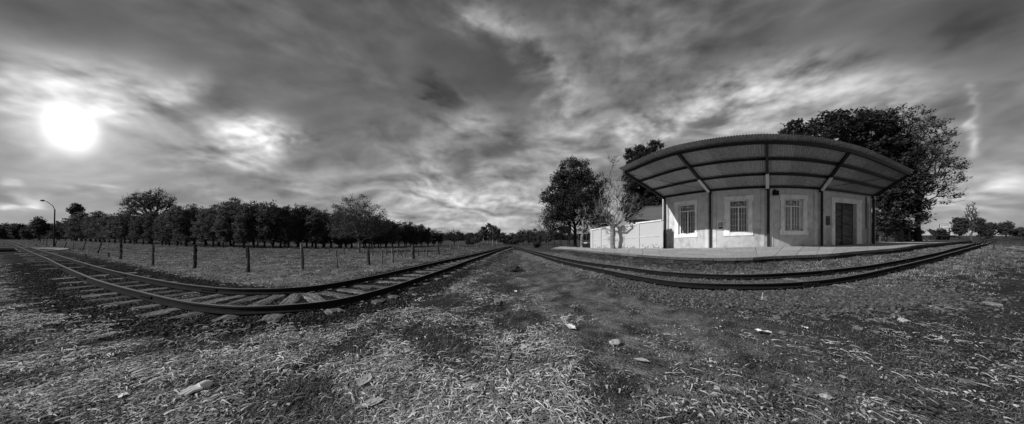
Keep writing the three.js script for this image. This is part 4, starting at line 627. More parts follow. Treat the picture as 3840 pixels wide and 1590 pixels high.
{ const [x, d, h] = POLE_FAR, t = thing('utility_pole', 'tiny utility pole on the far right horizon', 'pole', [x, G(x, d), -d]); const q = new Q(); q.tube([V(0, -.3, 0), V(0, h, 0)], [.16, .1], 7); part('pole', q.geo(), M.post[0], t); const c = new Q(); c.beam(V(-.5, h * .92, 0), V(.5, h * .92, 0), .1, .1); part('crossarm', c.geo(), M.post[0], t); }
{ const [x, d, h, lean] = POLE_LEANING, t = thing('leaning_pole', 'dark leaning pole between leafless tree and water tank', 'pole', [x, G(x, d), -d]); const q = new Q(); q.tube([V(0, -.2, 0), V(lean * .5, h * .5, 0), V(lean, h, 0)], [.06, .05, .045], 7); part('pole', q.geo(), M.post[2], t); const c = new Q(); c.beam(V(lean - .12, h * .96, 0), V(lean + .1, h * .97, 0), .04, .04); part('cleat', c.geo(), M.post[2], t); }
// ------------------------------------------------------------------ water tank on its stand
{
  const [a, b] = TANK, x = (a[0] + b[0]) / 2, d = (a[1] + b[1]) / 2, w = Math.abs(b[0] - a[0]), y = G(x, d), h = 1.58, t = thing('water_tank', 'grey box water tank on a dark legged stand under the large tree', 'tank', [x, y, -d], 0);
  const tk = new Q(); tk.box(0, h + .06, 0, w + .16, .72, 1.2); part('tank', tk.geo(), gray(.26, .7, { map: metalTex }), t); const dk = new Q(); dk.box(0, h, 0, w + .36, .06, 1.4); part('deck', dk.geo(), M.steel, t);
  for (const [sx, sz] of [[-1, 1], [1, 1], [1, -1], [-1, -1]]) { const q = new Q(); q.tube([V(sx * w * .44, -.2, sz * .5), V(sx * w * .44, h, sz * .5)], .045, 6); part('leg', q.geo(), M.steel, t); }
  for (const z of [.5, -.5]) { const q = new Q(); q.beam(V(-w * .44, h * .55, z), V(w * .44, h * .5, z), .04, .05); part('brace', q.geo(), M.steel, t); }
}
// ------------------------------------------------------------------ station name signs, bench
function sign([x0, d0, y0], [x1, d1, y1], h, label, mat, boardV, seed) {
  const x = (x0 + x1) / 2, d = (d0 + d1) / 2, y = Math.min(y0, y1), t = thing('station_sign', label, 'sign', [x, y, -d], -Math.atan2(x, d) * .8), w = Math.hypot(x1 - x0, d1 - d0) * .95 + .1, bh = h * .24, rnd = rngOf(seed);
  for (const s of [-1, 1]) { const q = new Q(); q.box(s * w * .42, -.15, 0, .07, h - bh + .15, .07); part('post', q.geo(), mat, t); }
  const b = new Q(); b.box(0, h - bh, 0, w * 1.2, bh, .06); const board = part('board', b.geo(), gray(boardV, .8, { map: metalTex }), t);
  const f = new Q(); f.box(0, h, 0, w * 1.24, .035, .08); f.box(0, h - bh - .035, 0, w * 1.24, .035, .08); f.box(-w * .61, h - bh, 0, .03, bh, .08); f.box(w * .61, h - bh, 0, .03, bh, .08); part('frame', f.geo(), mat, board);
  const l = new Q(); for (let k = 0; k < 9; k++) { const cx = mix(-.42, .42, k / 8) * w, lh = bh * .34, ly = h - bh * .5; l.box(cx - w * .028, ly, .033, w * .018, lh, .004); if (k % 2) l.box(cx + w * .02, ly, .033, w * .018, lh, .004); if (k % 3 !== 1) l.box(cx, ly + (k % 2 ? lh * .8 : lh * .4), .0335, w * .05, lh * .18, .004); }
  for (const [u0, u1, v] of [[-.5, -.28, .26], [-.5, -.32, .16], [.3, .5, .26], [.34, .5, .16]]) l.box((u0 + u1) / 2 * w, h - bh + bh * v, .033, (u1 - u0) * w, bh * .05, .004);
  part('lettering', l.geo(), M.dark, board);
}
{ const [a, b] = SIGN_LEFT; sign([a[0], a[1], G(a[0], a[1])], [b[0], b[1], G(b[0], b[1])], a[2], 'white station name board on pale posts behind the bench', M.palePost, .7, 5); }
{ const [a, b] = SIGN_RIGHT; sign([a[0], a[1], .8], [b[0], b[1], .8], a[3], 'white station name board in dark frame at the far end of the platform', M.post[0], .72, 6); }
{
  const [a, b] = BENCH, x = (a[0] + b[0]) / 2, d = (a[1] + b[1]) / 2, w = Math.hypot(b[0] - a[0], b[1] - a[1]), t = thing('bench', 'low white slab bench between the station sign and garden wall', 'bench', [x, G(x, d), -d], -Math.atan2(b[1] - a[1], b[0] - a[0]) * -1);
  const s = new Q(); s.box(0, .4, 0, w, .06, .38); part('seat', s.geo(), M.white, t); for (const e of [-1, 1]) { const q = new Q(); q.box(e * w * .36, -.1, 0, .09, .5, .32); part('leg', q.geo(), M.concrete, t); }
}
// ------------------------------------------------------------------ wooden kiosk and railing at the right end of the platform
{
  const [a, b, apex] = KIOSK, x = 33.6, d = 25.2, y = .75, t = thing('wooden_kiosk', 'small dark wooden kiosk with pointed gable in the shade right of the station', 'kiosk', [x, y, -d], -.75), w = 2.5, h = 1.1, ap = 1.95;
  const wl = new Q(); wl.box(0, 0, 0, w, h, 1.8); part('wall', wl.geo(), M.post[0], t);
  const rf = new Q(); for (const s of [-1, 1]) rf.hexa([V(s * (w / 2 + .25), h - .05, 1.15), V(0, ap, 1.15), V(0, ap, -1.15), V(s * (w / 2 + .25), h - .05, -1.15)], [V(s * (w / 2 + .25), h + .02, 1.15), V(0, ap + .07, 1.15), V(0, ap + .07, -1.15), V(s * (w / 2 + .25), h + .02, -1.15)]); part('roof', rf.geo(), M.post[2], t);
  const gb = new Q(); gb.p.push(-w / 2, h, .9, w / 2, h, .9, 0, ap - .08, .9); gb.u.push(0, 0, 1, 0, .5, 1); gb.i.push(0, 1, 2); part('gable', gb.geo(), M.post[0], t);
  const bb = new Q(); bb.beam(V(-w * .42, h + .08, 1.17), V(0, ap - .02, 1.17), .05, .09); bb.beam(V(w * .42, h + .08, 1.17), V(0, ap - .02, 1.17), .05, .09); bb.beam(V(-w * .46, h + .05, 1.17), V(w * .46, h + .05, 1.17), .05, .08); part('bargeboard', bb.geo(), M.palePost, t);
  const win = new Q(); for (const [u, v, ww, hh] of [[-.32, .35, .06, .6], [.32, .35, .06, .6], [0, .35, .7, .06], [0, .92, .7, .06], [0, .35, .04, .6]]) win.box(u - .45, v, .93, ww, hh, .05); const wn = part('window', win.geo(), M.palePost, t); const pn = new Q(); pn.box(-.45, .4, .915, .6, .55, .01); part('pane', pn.geo(), M.glass, wn);
  const gw = new Q(); gw.box(-.2, h + .2, .93, .05, .34, .05); gw.box(.2, h + .2, .93, .05, .34, .05); gw.box(0, h + .2, .93, .4, .05, .05); gw.box(0, h + .5, .93, .4, .05, .05); part('gable_window', gw.geo(), M.palePost, t);
  for (const s of [-1, 1]) { const q = new Q(); q.box(s * w * .48, 0, 1.0, .1, h, .1); part('post', q.geo(), M.palePost, t); }
  const dr = new Q(); dr.box(.6, 0, .93, .7, .95, .05); part('door', dr.geo(), M.plank[1], t);
}
{
  const yOf = (p) => p[2] - .03, N = RAILING.length, P = RAILING.map((p) => V(p[0], yOf(p), -p[1]));
  const bay = (i, j, kind, label) => { // one bay of rustic railing with its own left post
    const t = thing('rustic_railing', label, 'railing', [P[i].x, P[i].y, P[i].z], 0, 'rustic railing bays'), b = P[j].clone().sub(P[i]), h = .52, up = (v, y) => V(v.x, v.y + y, v.z), O = V(0, 0, 0), r = .03;
    const tu = (name, a, c, rr = r) => { const q = new Q(); q.tube([a, c], rr, 6); part(name, q.geo(), M.palePost, t); };
    if (kind !== 'gate') tu('post', V(0, -.1, 0), V(0, h, 0), .035); tu('top_rail', up(O, h), up(b, h), .035);
    if (kind === 'gate') { tu('bottom_rail', up(O, .08), up(b, .08)); tu('brace', up(O, .1), up(b, h - .02)); tu('brace', up(O, h - .02), up(b, .1)); } else if (kind) kind > 0 ? tu('brace', up(O, .03), up(b, h - .03)) : tu('brace', up(O, h - .03), up(b, .03));
  };
  const kinds = [-1, 'gate', 1, -1, 1, -1, 1, 0, 0], where = ['left of the rustic gate beside the kiosk', 'crossed rustic pole gate between two tall posts', 'first', 'second', 'third', 'fourth', 'fifth', 'sixth', 'seventh'];
  for (let i = 0; i < N - 1; i++) bay(i, i + 1, kinds[i], i === 0 ? 'short bay of pole railing left of the gate by the kiosk' : i === 1 ? where[1] : `bay of pole railing along the platform, ${where[i]} right of the gate`);
  RAILING_TALL.forEach(([x, d, y, h], k) => { const q = new Q(); q.tube([V(0, -.1, 0), V(.02, h * .5, 0), V(0, h * (k ? 1.03 : 1), 0)], [.055, .05, .042], 7); const m = solo('gate_post', q.geo(), M.palePost, k ? 'tall pale gate post on the right of the rustic gate' : 'tall pale gate post on the left of the rustic gate', 'post', 'gate posts'); m.position.set(x, y, -d - .06); });
}
// ------------------------------------------------------------------ animals
function beast(name, [x, d, h], turn, mat, label, horse) {
  const t = thing(name, label, horse ? 'horse' : 'cow', [x, G(x, d), -d], turn), q = new Q(), s = h, T = (pts, rs, n = 8) => q.tube(pts.map(([a, b, c]) => V(a * s, b * s, c * s)), rs.map((r) => r * s), n);
  T([[-.72, .68, 0], [-.6, .74, 0], [-.25, .7, 0], [.15, .7, 0], [.5, .76, 0], [.62, .74, 0]], [.1, .24, .27, .26, .25, .12], 10);                       // trunk
  horse ? T([[.5, .78, 0], [.72, .6, 0], [.9, .32, 0]], [.17, .12, .1]) : T([[.52, .8, 0], [.72, .84, 0], [.86, .84, 0]], [.17, .13, .11]);                // neck
  horse ? T([[.86, .36, 0], [.98, .2, 0], [1.05, .08, 0]], [.1, .085, .06]) : T([[.84, .88, 0], [.98, .8, 0], [1.1, .7, 0]], [.11, .095, .07]);            // head
  for (const e of [-1, 1]) { T([[.45, .62, e * .13], [.46, .36, e * .13], [.44, .18, e * .13], [.45, 0, e * .13]], [.11, .065, .05, .055], 6); T([[-.55, .66, e * .13], [-.48, .45, e * .13], [-.64, .26, e * .13], [-.6, 0, e * .13]], [.15, .09, .05, .055], 6); T([horse ? [.85, .42, e * .05] : [.84, .94, e * .08], horse ? [.84, .52, e * .06] : [.8, .96, e * .2]], [.04, .015], 5); }
  T([[-.7, .78, 0], [-.8, .6, 0], [-.8, .3, 0]], [.04, .03, horse ? .05 : .035], 5);
  part('body', q.geo(), mat, t);
}
beast('cow', [COW_WHITE[0], COW_WHITE[1], 1.15], 2.6, gray(.62, .9), 'white cow grazing at the foot of the left tree row');
beast('cow', [COW_BLACK[0] - .6, COW_BLACK[1] + .8, 1.15], -.3, gray(.03, .9), 'black cow standing left of the white cow');
beast('horse', [HORSE[0], HORSE[1], 1.15], .5, gray(.04, .9), 'dark horse grazing beside the bush beyond the platform', true);
// ------------------------------------------------------------------ trees
// A crown is filled with aim points inside its lobes; each is joined to the nearest wood already grown, and wood thickens with what it carries.
function grow(o) {
  const r = rngOf(o.seed), nodes = [], h0 = o.fork, lobes = o.lobes, lean = o.lean || 0;
  const add = (p, parent) => { nodes.push({ p, parent, load: 0, len: parent < 0 ? 0 : nodes[parent].len + nodes[parent].p.distanceTo(p) }); return nodes.length - 1; };
  let last = add(V(0, -.3, 0), -1); const first = lobes[0], tn = 5;
  for (let k = 1; k <= tn; k++) last = add(V(lean * (k / tn) + (r() - .5) * .07 * h0 * .4, h0 * k / tn, (r() - .5) * .05 * h0), last);
  const vol = lobes.map(([, , a, b]) => a * a * b), sum = vol.reduce((x, y) => x + y, 0), aims = [];
  for (let k = 0; k < o.n; k++) {
    let t = r() * sum, i = 0; while (t > vol[i] && i < lobes.length - 1) t -= vol[i++];
    const [cx, cy, rx, ry] = lobes[i]; let x, y, z, m; do { x = r() * 2 - 1; y = r() * 2 - 1; z = r() * 2 - 1; m = Math.hypot(x, y, z); } while (m > 1 || m < (o.hollow || .3) * r());
    if (o.flat && y < -.2) y *= .3;
    aims.push(V(cx + x * rx, Math.max(h0 * .6, cy + y * ry), z * rx * (o.deep || 1)));
  }
  const c0 = V(lean, h0, 0); aims.sort((a, b) => a.distanceTo(c0) - b.distanceTo(c0));
  const tips = [];
  for (const a of aims) {
    let best = tn, bd = 1e9;
    for (let i = 2; i < nodes.length; i++) { const n = nodes[i], q = n.p.distanceTo(a); if (n.p.y > a.y + .25 * q && !o.droop) continue; const cost = q + n.len * (o.straight ?? .42); if (cost < bd) { bd = cost; best = i; } }
    const s = nodes[best], L = s.p.distanceTo(a), st = L > .5 * o.size ? 3 : 2; let pr = best;
    const back = s.parent >= 0 ? s.p.clone().sub(nodes[s.parent].p).normalize() : V(0, 1, 0);
    for (let k = 1; k <= st; k++) { const t = k / st, p = s.p.clone().lerp(a, t).addScaledVector(back, L * .12 * Math.sin(t * Math.PI) * (1 - t * .5)); p.y += L * (o.arch ?? .08) * Math.sin(t * Math.PI); const w = L * (o.kink ?? .07); if (k < st) p.add(V((r() - .5) * w, (r() - .5) * w, (r() - .5) * w)); pr = add(p, pr); }
    tips.push(pr);
  }
  for (const t of tips) { let i = t; while (i >= 0) { nodes[i].load++; i = nodes[i].parent; } }
  const rt = o.tip, R = (n) => Math.min(o.maxR, rt * Math.pow(n.load + .4, o.pow ?? .48)), wood = new Q(), kids = nodes.map(() => 0); nodes.forEach((n) => { if (n.parent >= 0) kids[n.parent]++; });
  nodes.forEach((n, i) => { if (n.parent < 0) return; const m = nodes[n.parent], ra = Math.min(R(m), R(n) * 1.5), rb = n.load === 1 && !kids[i] ? R(n) * .4 : R(n); wood.tube([m.p, n.p], [i <= tn ? R(m) * (i === 1 ? 1.5 : 1) : ra, rb], rb > .06 ? 7 : rb > .02 ? 5 : 3, false); });
  if (o.twigs) for (const t of tips) for (let k = 0; k < o.twigs; k++) { const p = nodes[t].p, m = nodes[nodes[t].parent].p, dir = p.clone().sub(m).normalize().add(V((r() - .5) * 1.4, (r() - .3) * 1.1, (r() - .5) * 1.4)).normalize(), L = o.size * (.25 + .35 * r()), b = m.clone().lerp(p, r()), e = b.clone().addScaledVector(dir, L); wood.tube([b, b.clone().lerp(e, .5).add(V(0, L * .06, 0)), e], [rt * .75, rt * .55, rt * .25], 3, false); }
  let leaves = null;
  if (o.leaves) {
    const q = new Q(), S = o.leaf;
    tips.forEach((t) => {
      if (o.share && r() > o.share) return;
      const p = nodes[t].p, m = nodes[nodes[t].parent].p, k0 = Math.round(o.leaves * (.55 + .9 * r())), sp = o.spread;
      for (let k = 0; k < k0; k++) {
        const c = p.clone().lerp(m, r() * .5).add(V((r() + r() - 1) * sp, (r() + r() - 1) * sp * .75, (r() + r() - 1) * sp));
        const u = V(r() - .5, (r() - .6) * .8, r() - .5).normalize(), w = u.clone().cross(V((r() - .5) * 1.2, 1, (r() - .5) * 1.2)).normalize(), s = S * (.6 + .8 * r()), nb = u.clone().cross(w).multiplyScalar(s * .12), wd = s * (o.slim || .42);
        const a = c.clone().addScaledVector(u, -s / 2), e = c.clone().addScaledVector(u, s / 2), l = c.clone().addScaledVector(w, -wd / 2).add(nb), g = c.clone().addScaledVector(w, wd / 2).add(nb);
        const i = q.v(a.x, a.y, a.z); q.v(l.x, l.y, l.z); q.v(e.x, e.y, e.z); q.v(g.x, g.y, g.z); q.i.push(i, i + 1, i + 2, i, i + 2, i + 3);
      }
    });
    leaves = q.geo();
  }
  return { wood: wood.geo(), leaves };
}
const LEAF = { dark: leafMat(.036), mid: leafMat(.075), pale: leafMat(.16), row: leafMat(.06), glossy: Object.assign(leafMat(.06), { roughness: .5 }) };
const KINDS = {
  leafy: { n: 90, leaves: 24, spread: .34, tip: .009, pow: .5, mat: 'row' }, bush: { n: 60, leaves: 30, spread: .3, tip: .01, mat: 'dark', forkK: .1 },
  topheavy: { n: 50, leaves: 22, spread: .34, tip: .014, mat: 'row', forkK: .75 }, distant: { n: 70, leaves: 26, spread: .36, tip: .01, mat: 'row', forkK: .12 },
  bareumbrella: { n: 420, twigs: 4, leaves: 9, share: .6, spread: .22, mat: 'mid', tip: .008, pow: .5, forkK: .4, straight: .42, hollow: .7, bark: 'greyBark' },
  bareround: { n: 200, twigs: 3, tip: .016, pow: .5, forkK: .25, straight: .42, hollow: .8 }, bare: { n: 180, twigs: 5, tip: .006, pow: .48, kink: .03, forkK: .2, straight: .42, arch: -.05, bark: 'greyBark' },
  halfbare: { n: 460, twigs: 4, leaves: 26, share: .85, leafS: 1.1, spread: .22, tip: .006, pow: .5, forkK: .18, straight: .42, bark: 'paleBark', mat: 'mid' },
  halfbare2: { n: 760, twigs: 5, leaves: 24, share: .6, leafS: 1.05, spread: .26, tip: .006, pow: .5, forkK: .3, straight: .42, kink: .04, mat: 'mid' },
  dark: { n: 640, leaves: 66, leafS: 1.6, spread: .3, tip: .008, pow: .47, forkK: .24, straight: .42, mat: 'dark', hollow: .5 }, broad: { n: 620, leaves: 48, leafS: 1.5, slim: .5, spread: .34, tip: .008, pow: .47, forkK: .22, straight: .42, mat: 'glossy', droop: true, hollow: .5 },
  pale: { n: 60, leaves: 10, spread: .3, tip: .02, pow: .5, forkK: .2, bark: 'paleBark', mat: 'dark' }, palebare: { n: 340, twigs: 6, leaves: 10, share: .3, spread: .22, tip: .0078, kink: .03, pow: .5, forkK: .22, straight: .42, bark: 'paleBark', mat: 'mid', droop: true },
  euca: { n: 60, leaves: 26, spread: .34, tip: .018, pow: .5, forkK: .45, straight: .42, bark: 'paleBark', mat: 'row' }, conifer: { n: 70, leaves: 24, spread: .2, tip: .01, forkK: .15, straight: .42, mat: 'dark' },
};
let treeNo = 0;
function plant(T, label, group, category = 'tree') {
  const { kind, x, d, blobs } = T, topY = Math.max(...blobs.map((b) => b[1] + b[3])), K = KINDS[kind];
  const t = thing(kind === 'bush' ? 'bush' : kind === 'bare' || kind === 'bareround' ? 'bare_tree' : kind === 'conifer' ? 'conifer' : kind === 'euca' ? 'eucalyptus_tree' : 'tree', label, kind === 'bush' ? 'bush' : category, [x, G(x, d), -d], 0, group);
  const dist = Math.hypot(x, d), bark = K.bark ? M[K.bark] : M.bark, avg = blobs.reduce((s, b) => s + b[2], 0) / blobs.length;
  const lobes = kind === 'conifer' ? [0, 1, 2, 3].map((k) => [0, topY * (.25 + .2 * k), blobs[0][2] * (1 - k * .27), topY * .16]) : blobs;
  const lf = Math.max(.1, dist * .0042) * (K.leafS || 1), g = grow({ ...K, seed: 900 + treeNo * 13, lobes, fork: topY * (K.forkK ?? .3), size: avg * .8, leaf: lf, spread: Math.max(K.spread * avg, lf * 1.2), tip: Math.max(K.tip, dist * (kind.startsWith('bare') ? .0002 : .00015)), maxR: Math.max(.04, topY * (kind === 'bare' ? .014 : .024)) * (kind === 'pale' ? 1.6 : 1) });
  part('trunk', g.wood, bark, t); if (g.leaves) part('crown', g.leaves, LEAF[K.mat], t); treeNo++; return t;
}
{
  let eu = 0, far = 0, cl = 0;
  for (const T of TREES) {
    if (T.kind === 'palm') { palm(T); continue; }
    let label = T.label, group;
    if (label === 'eucalyptus') { label = `tall pale-trunked eucalyptus, ${ordinal(++eu)} from the left in the far clump`; group = 'far eucalyptus clump'; }
    if (label === 'far') { label = `tiny far tree at the vanishing point of the tracks, ${ordinal(++far)} from the left`; group = 'trees at the vanishing point'; }
    if (label === 'clump') { label = `dark far tree right of the vanishing point, ${ordinal(++cl)} from the left`; group = 'far trees right of the tracks'; }
    plant(T, label, group);
  }
}
function palm(T) {
  const { x, d, blobs: [[, cy, rx, ry]], label } = T, up = /upright/.test(label), t = thing(up ? 'banana_plant' : 'palm', label, 'plant', [x, G(x, d), -d]), r = rngOf(treeNo++ * 7 + 3), h = up ? .5 : cy * .7, q = new Q();
  q.tube([V(0, -.2, 0), V(.03, h, 0)], [.1, .07], 7); part('trunk', q.geo(), M.bark, t);
  for (let k = 0; k < 13; k++) { const a = k / 13 * 6.28 + r() * .4, L = (up ? ry * 1.6 : rx * 1.9) * (.7 + .5 * r()), rise = up ? 1.1 : .5, f = new Q(); let p0 = null;
    for (let j = 0; j <= 8; j++) { const s = j / 8, c = V(Math.cos(a) * L * s * (up ? .45 : .9), h + L * (rise * s - (up ? .5 : .75) * s * s), Math.sin(a) * L * s * (up ? .45 : .9)), w = (up ? .16 : .28) * Math.sin(Math.PI * Math.min(1, s * .93 + .06)) * (j % 2 && !up ? .55 : 1), o = V(-Math.sin(a) * w, -w * .4, Math.cos(a) * w), e = [c.clone().add(o), c, c.clone().sub(o).setY(c.y - w * .4)].map((v) => f.v(v.x, v.y, v.z)); if (p0) for (let i = 0; i < 2; i++) f.i.push(p0[i], e[i], e[i + 1], p0[i], e[i + 1], p0[i + 1]); p0 = e; }
    part('frond', f.geo(), LEAF.mid, t); }
}
// the long row behind the pasture: a few tree shapes, each standing many times
{
  const shapes = [0, 1, 2, 3, 4, 5].map((k) => { const r = rngOf(k + 500), lobes = [[0, .24, .17, .13], [.02, .36, .19, .15], [(r() - .5) * .08, .5, .19, .2], [(r() - .5) * .1, .68, .17, .18], [(r() - .5) * .12, .86, .12, .13], [(r() - .5) * .2, .78, .09, .1]].map(([a, b, c, e]) => [a * 5, b * 5, c * 5 * (.85 + .3 * r()), e * 5]);
    return grow({ seed: 700 + k, lobes, n: 170, leaves: 26, leaf: .21, spread: .34, tip: .009, pow: .5, fork: .7, size: .6, maxR: .1, straight: .42, hollow: .4, lean: (r() - .5) * .3 }); });
  const all = ROW.map((p, i) => [p, i]).sort((a, b) => a[0][0] / a[0][1] - b[0][0] / b[0][1]);
  const count = [0, 0], rowLeaves = [leafMat(.05), leafMat(.075), leafMat(.1)];
  all.forEach(([[x, d, h, w], i]) => {
    const back = i >= ROW_FRONT ? 1 : 0, n = ++count[back], r = rngOf(i * 31 + 1);
    const t = thing('row_tree', `dark slender tree in the ${back ? 'back' : 'front'} line of the pasture row, ${ordinal(n)} from the left`, 'tree', [x, G(x, d), -d], r() * 6.28, 'trees of the long pasture row'), s = shapes[i % 6], k = h / 5;
    t.scale.set(k * (.72 + .6 * r()), k, k * (.72 + .6 * r())); part('trunk', s.wood, M.bark, t); part('crown', s.leaves, rowLeaves[Math.floor(r() * 3)], t);
  });
  // ground beyond the pasture trees: a low far hedge closes the view between the trunks
  const hq = rngOf(64); const im = new THREE.InstancedMesh(shapes[0].leaves, LEAF.row, 230); im.name = 'far_wood'; const m4 = new THREE.Matrix4(), qt = new THREE.Quaternion();
  for (let k = 0; k < 230; k++) { const a = mix(-63, 30, k / 229) * rad, rr = 190 + 60 * hq(), x = Math.sin(a) * rr, d = Math.cos(a) * rr, s = 1.5 + 1.1 * hq(); qt.setFromAxisAngle(V(0, 1, 0), hq() * 6.28); im.setMatrixAt(k, m4.compose(V(x, G(x, d) - 1.2 * s, -d), qt, V(s * 1.6, s * .8, s * 1.6))); }
  tag(im, 'low dark wood closing the far horizon', 'wood', null, 'stuff'); scene.add(im);
}
// ------------------------------------------------------------------ things lying on the ground
function leafGeo(L, r) { const q = new Q(), n = 8; let p = null; const curl = .12 + .25 * r(); for (let k = 0; k <= n; k++) { const t = k / n, w = L * .24 * Math.sin(Math.PI * Math.pow(t, .85)) + .001, y = L * (curl * (t - .5) * (t - .5) + .02), e = [[-1, .06 * curl], [0, 0], [1, .05 * curl]].map(([s, u]) => q.v((t - .5) * L, y + Math.abs(s) * w * (.35 + u) , s * w)); if (p) for (let i = 0; i < 2; i++) q.i.push(p[i], e[i], e[i + 1], p[i], e[i + 1], p[i + 1]); p = e; } return q.geo(); }
function rockGeo(L, seed, flat = .55) { const g = new THREE.IcosahedronGeometry(L / 2, 2), p = g.attributes.position; for (let i = 0; i < p.count; i++) { const v = V(p.getX(i), p.getY(i), p.getZ(i)), k = 1 + .35 * n3(v.x / L * 2.2 + seed, v.y / L * 2.2, v.z / L * 2.2) + .1 * n3(v.x / L * 7, v.y / L * 7 + seed, v.z / L * 7); p.setXYZ(i, v.x * k, v.y * k * flat, v.z * k * .8); } g.computeVertexNormals(); return g; }
{
  const where = (x, d) => (x < -3.5 ? 'far left' : x < -1 ? 'left' : x < 1.2 ? 'centre' : x < 3 ? 'right' : 'far right') + ' foreground';
  const mats = { leaf: leafMat(.5), paper: gray(.75, .8, { side: THREE.DoubleSide }), wood: gray(.5, .95, { map: woodTex }), stone: gray(.42, .95, { map: concTex, bumpMap: concBump, bumpScale: .01 }), rock: gray(.07, 1, { map: concTex }), slab: gray(.36, .95, { map: concTex, bumpMap: concBump, bumpScale: .01 }), glove: gray(.6, .85) };
  const pale = gray(.6, .95, { map: concTex }), deep = gray(.12, .95, { map: concTex }), seen = {};
  LITTER.forEach(([kind, x, d, L0], i) => {
    const r = rngOf(i * 17 + 4), L = L0 * 1.5, y = ground(x, d); let g, mat = mats[kind], name, words;
    if (kind === 'leaf') { g = leafGeo(L, r); name = 'fallen_leaf'; words = 'curled dry fallen leaf'; }
    else if (kind === 'paper') { const q = new Q(); let pr = null; for (let k = 0; k <= 6; k++) { const e = []; for (let j = 0; j <= 4; j++) e.push(q.v((k / 6 - .5) * L + .08 * L * n2(j * .8 + i, k), .02 * L + L * .11 * (1 + n2(k * .9 + i, j * .9)), (j / 4 - .5) * L * .5 + .07 * L * n2(k + i, j))); if (pr) for (let j = 0; j < 4; j++) q.i.push(pr[j], pr[j + 1], e[j + 1], pr[j], e[j + 1], e[j]); pr = e; } g = q.geo(); name = 'crumpled_scrap'; words = 'crumpled pale scrap'; }
    else if (kind === 'wood') { const b = new THREE.BoxGeometry(L, L * .16, L * .3, 6, 1, 2), p = b.attributes.position; for (let k = 0; k < p.count; k++) p.setXYZ(k, p.getX(k) + .1 * L * n3(p.getZ(k) * 30, p.getY(k) * 30, i), p.getY(k) + L * .08 + .03 * L * n2(p.getX(k) * 20, i), p.getZ(k) * (.8 + .3 * n2(p.getX(k) * 12, i))); b.computeVertexNormals(); g = b; name = 'wood_chip'; words = 'splintered pale wood chip'; }
    else if (kind === 'stone') { g = rockGeo(L, i); g.translate(0, L * .16, 0); mat = L0 > .075 && x > 2.5 && d < 2.6 ? deep : i % 3 === 0 ? pale : mats.stone; name = 'loose_stone'; words = (mat === pale ? 'pale' : mat === deep ? 'large dark' : 'grey') + ' loose stone'; }
    else if (kind === 'rock') { g = rockGeo(L, 3, .5); g.translate(0, L * .12, 0); name = 'dark_rock'; words = 'dark flat rock'; }
    else if (kind === 'slab') { const s = new THREE.Shape(); [[-.5, -.05], [-.3, .28], [.1, .33], [.45, .1], [.5, -.2], [.05, -.3]].forEach(([a, b], k) => k ? s.lineTo(a * L, b * L) : s.moveTo(a * L, b * L)); g = new THREE.ExtrudeGeometry(s, { depth: L * .12, bevelSize: L * .02, bevelThickness: L * .02, bevelSegments: 2 }); g.rotateX(-Math.PI / 2); name = 'broken_slab'; words = 'broken concrete slab'; }
    else { // a stiff work glove, fingers towards the camera
      const f = new Q(); f.tube([V(-.02, .022, -.06), V(-.02, .03, -.03), V(-.015, .028, 0)], [.03, .042, .036], 8); [[-.04, -.055, .085, .012], [-.018, -.01, .1, .0125], [.008, .012, .095, .0125], [.03, .038, .075, .0115]].forEach(([a, b, l, rr]) => f.tube([V(a, .028, -.01), V((a + b) / 2, .034, l * .45), V(b, .018, l)], [rr, rr * 1.05, rr * .8], 7)); f.tube([V(-.05, .025, -.03), V(-.085, .022, 0), V(-.095, .014, .03)], [.013, .012, .01], 6); f.p.forEach((v, k) => { f.p[k] = v * L / .13; }); g = f.geo(); name = 'work_glove'; words = 'stiff pale work glove'; }
    const m = solo(name, g, mat, '', kind === 'leaf' ? 'leaf' : kind === 'glove' ? 'glove' : kind === 'wood' ? 'wood' : kind === 'paper' ? 'scrap' : 'stone');
    const key = words + ' on the ground, ' + where(x, d); (seen[key] = seen[key] || []).push([x / d, m]);
    m.position.set(x, y + (kind === 'leaf' || kind === 'paper' || kind === 'glove' ? .028 : kind === 'wood' ? .014 : .006), -d); m.rotation.y = kind === 'glove' ? -.6 : r() * 6.28;
  });
  for (const [key, L] of Object.entries(seen)) L.sort((a, b) => a[0] - b[0]).forEach(([, m], k) => { m.userData.label = L.length > 1 ? `${key}, ${ordinal(k + 1)} from the left` : key; });
}
// ------------------------------------------------------------------ gravel, straw, grass: what nobody could count
function scatter(name, label, category, geos, mats, n, place, seed) {
  const r = rngOf(seed), lists = geos.map(() => []);
  for (let k = 0, tries = 0; k < n && tries < n * 14; tries++) { const p = place(r); if (!p) continue; lists[Math.floor(r() * geos.length)].push(p); k++; }
  const m4 = new THREE.Matrix4(), qt = new THREE.Quaternion(), eu = new THREE.Euler(), c = new THREE.Color();
  geos.forEach((g, i) => { const L = lists[i]; if (!L.length) return; const im = new THREE.InstancedMesh(g, mats, L.length); im.name = numbered(name); im.castShadow = im.receiveShadow = true;
    L.forEach(([x, y, d, s, tilt, v, sy], k) => { eu.set((r() - .5) * tilt, r() * 6.2832, (r() - .5) * tilt); qt.setFromEuler(eu); im.setMatrixAt(k, m4.compose(V(x, y, -d), qt, V(s, s * (sy || 1), s))); im.setColorAt(k, c.setRGB(v, v, v)); });
    tag(im, label, category, null, 'stuff'); scene.add(im); });
}
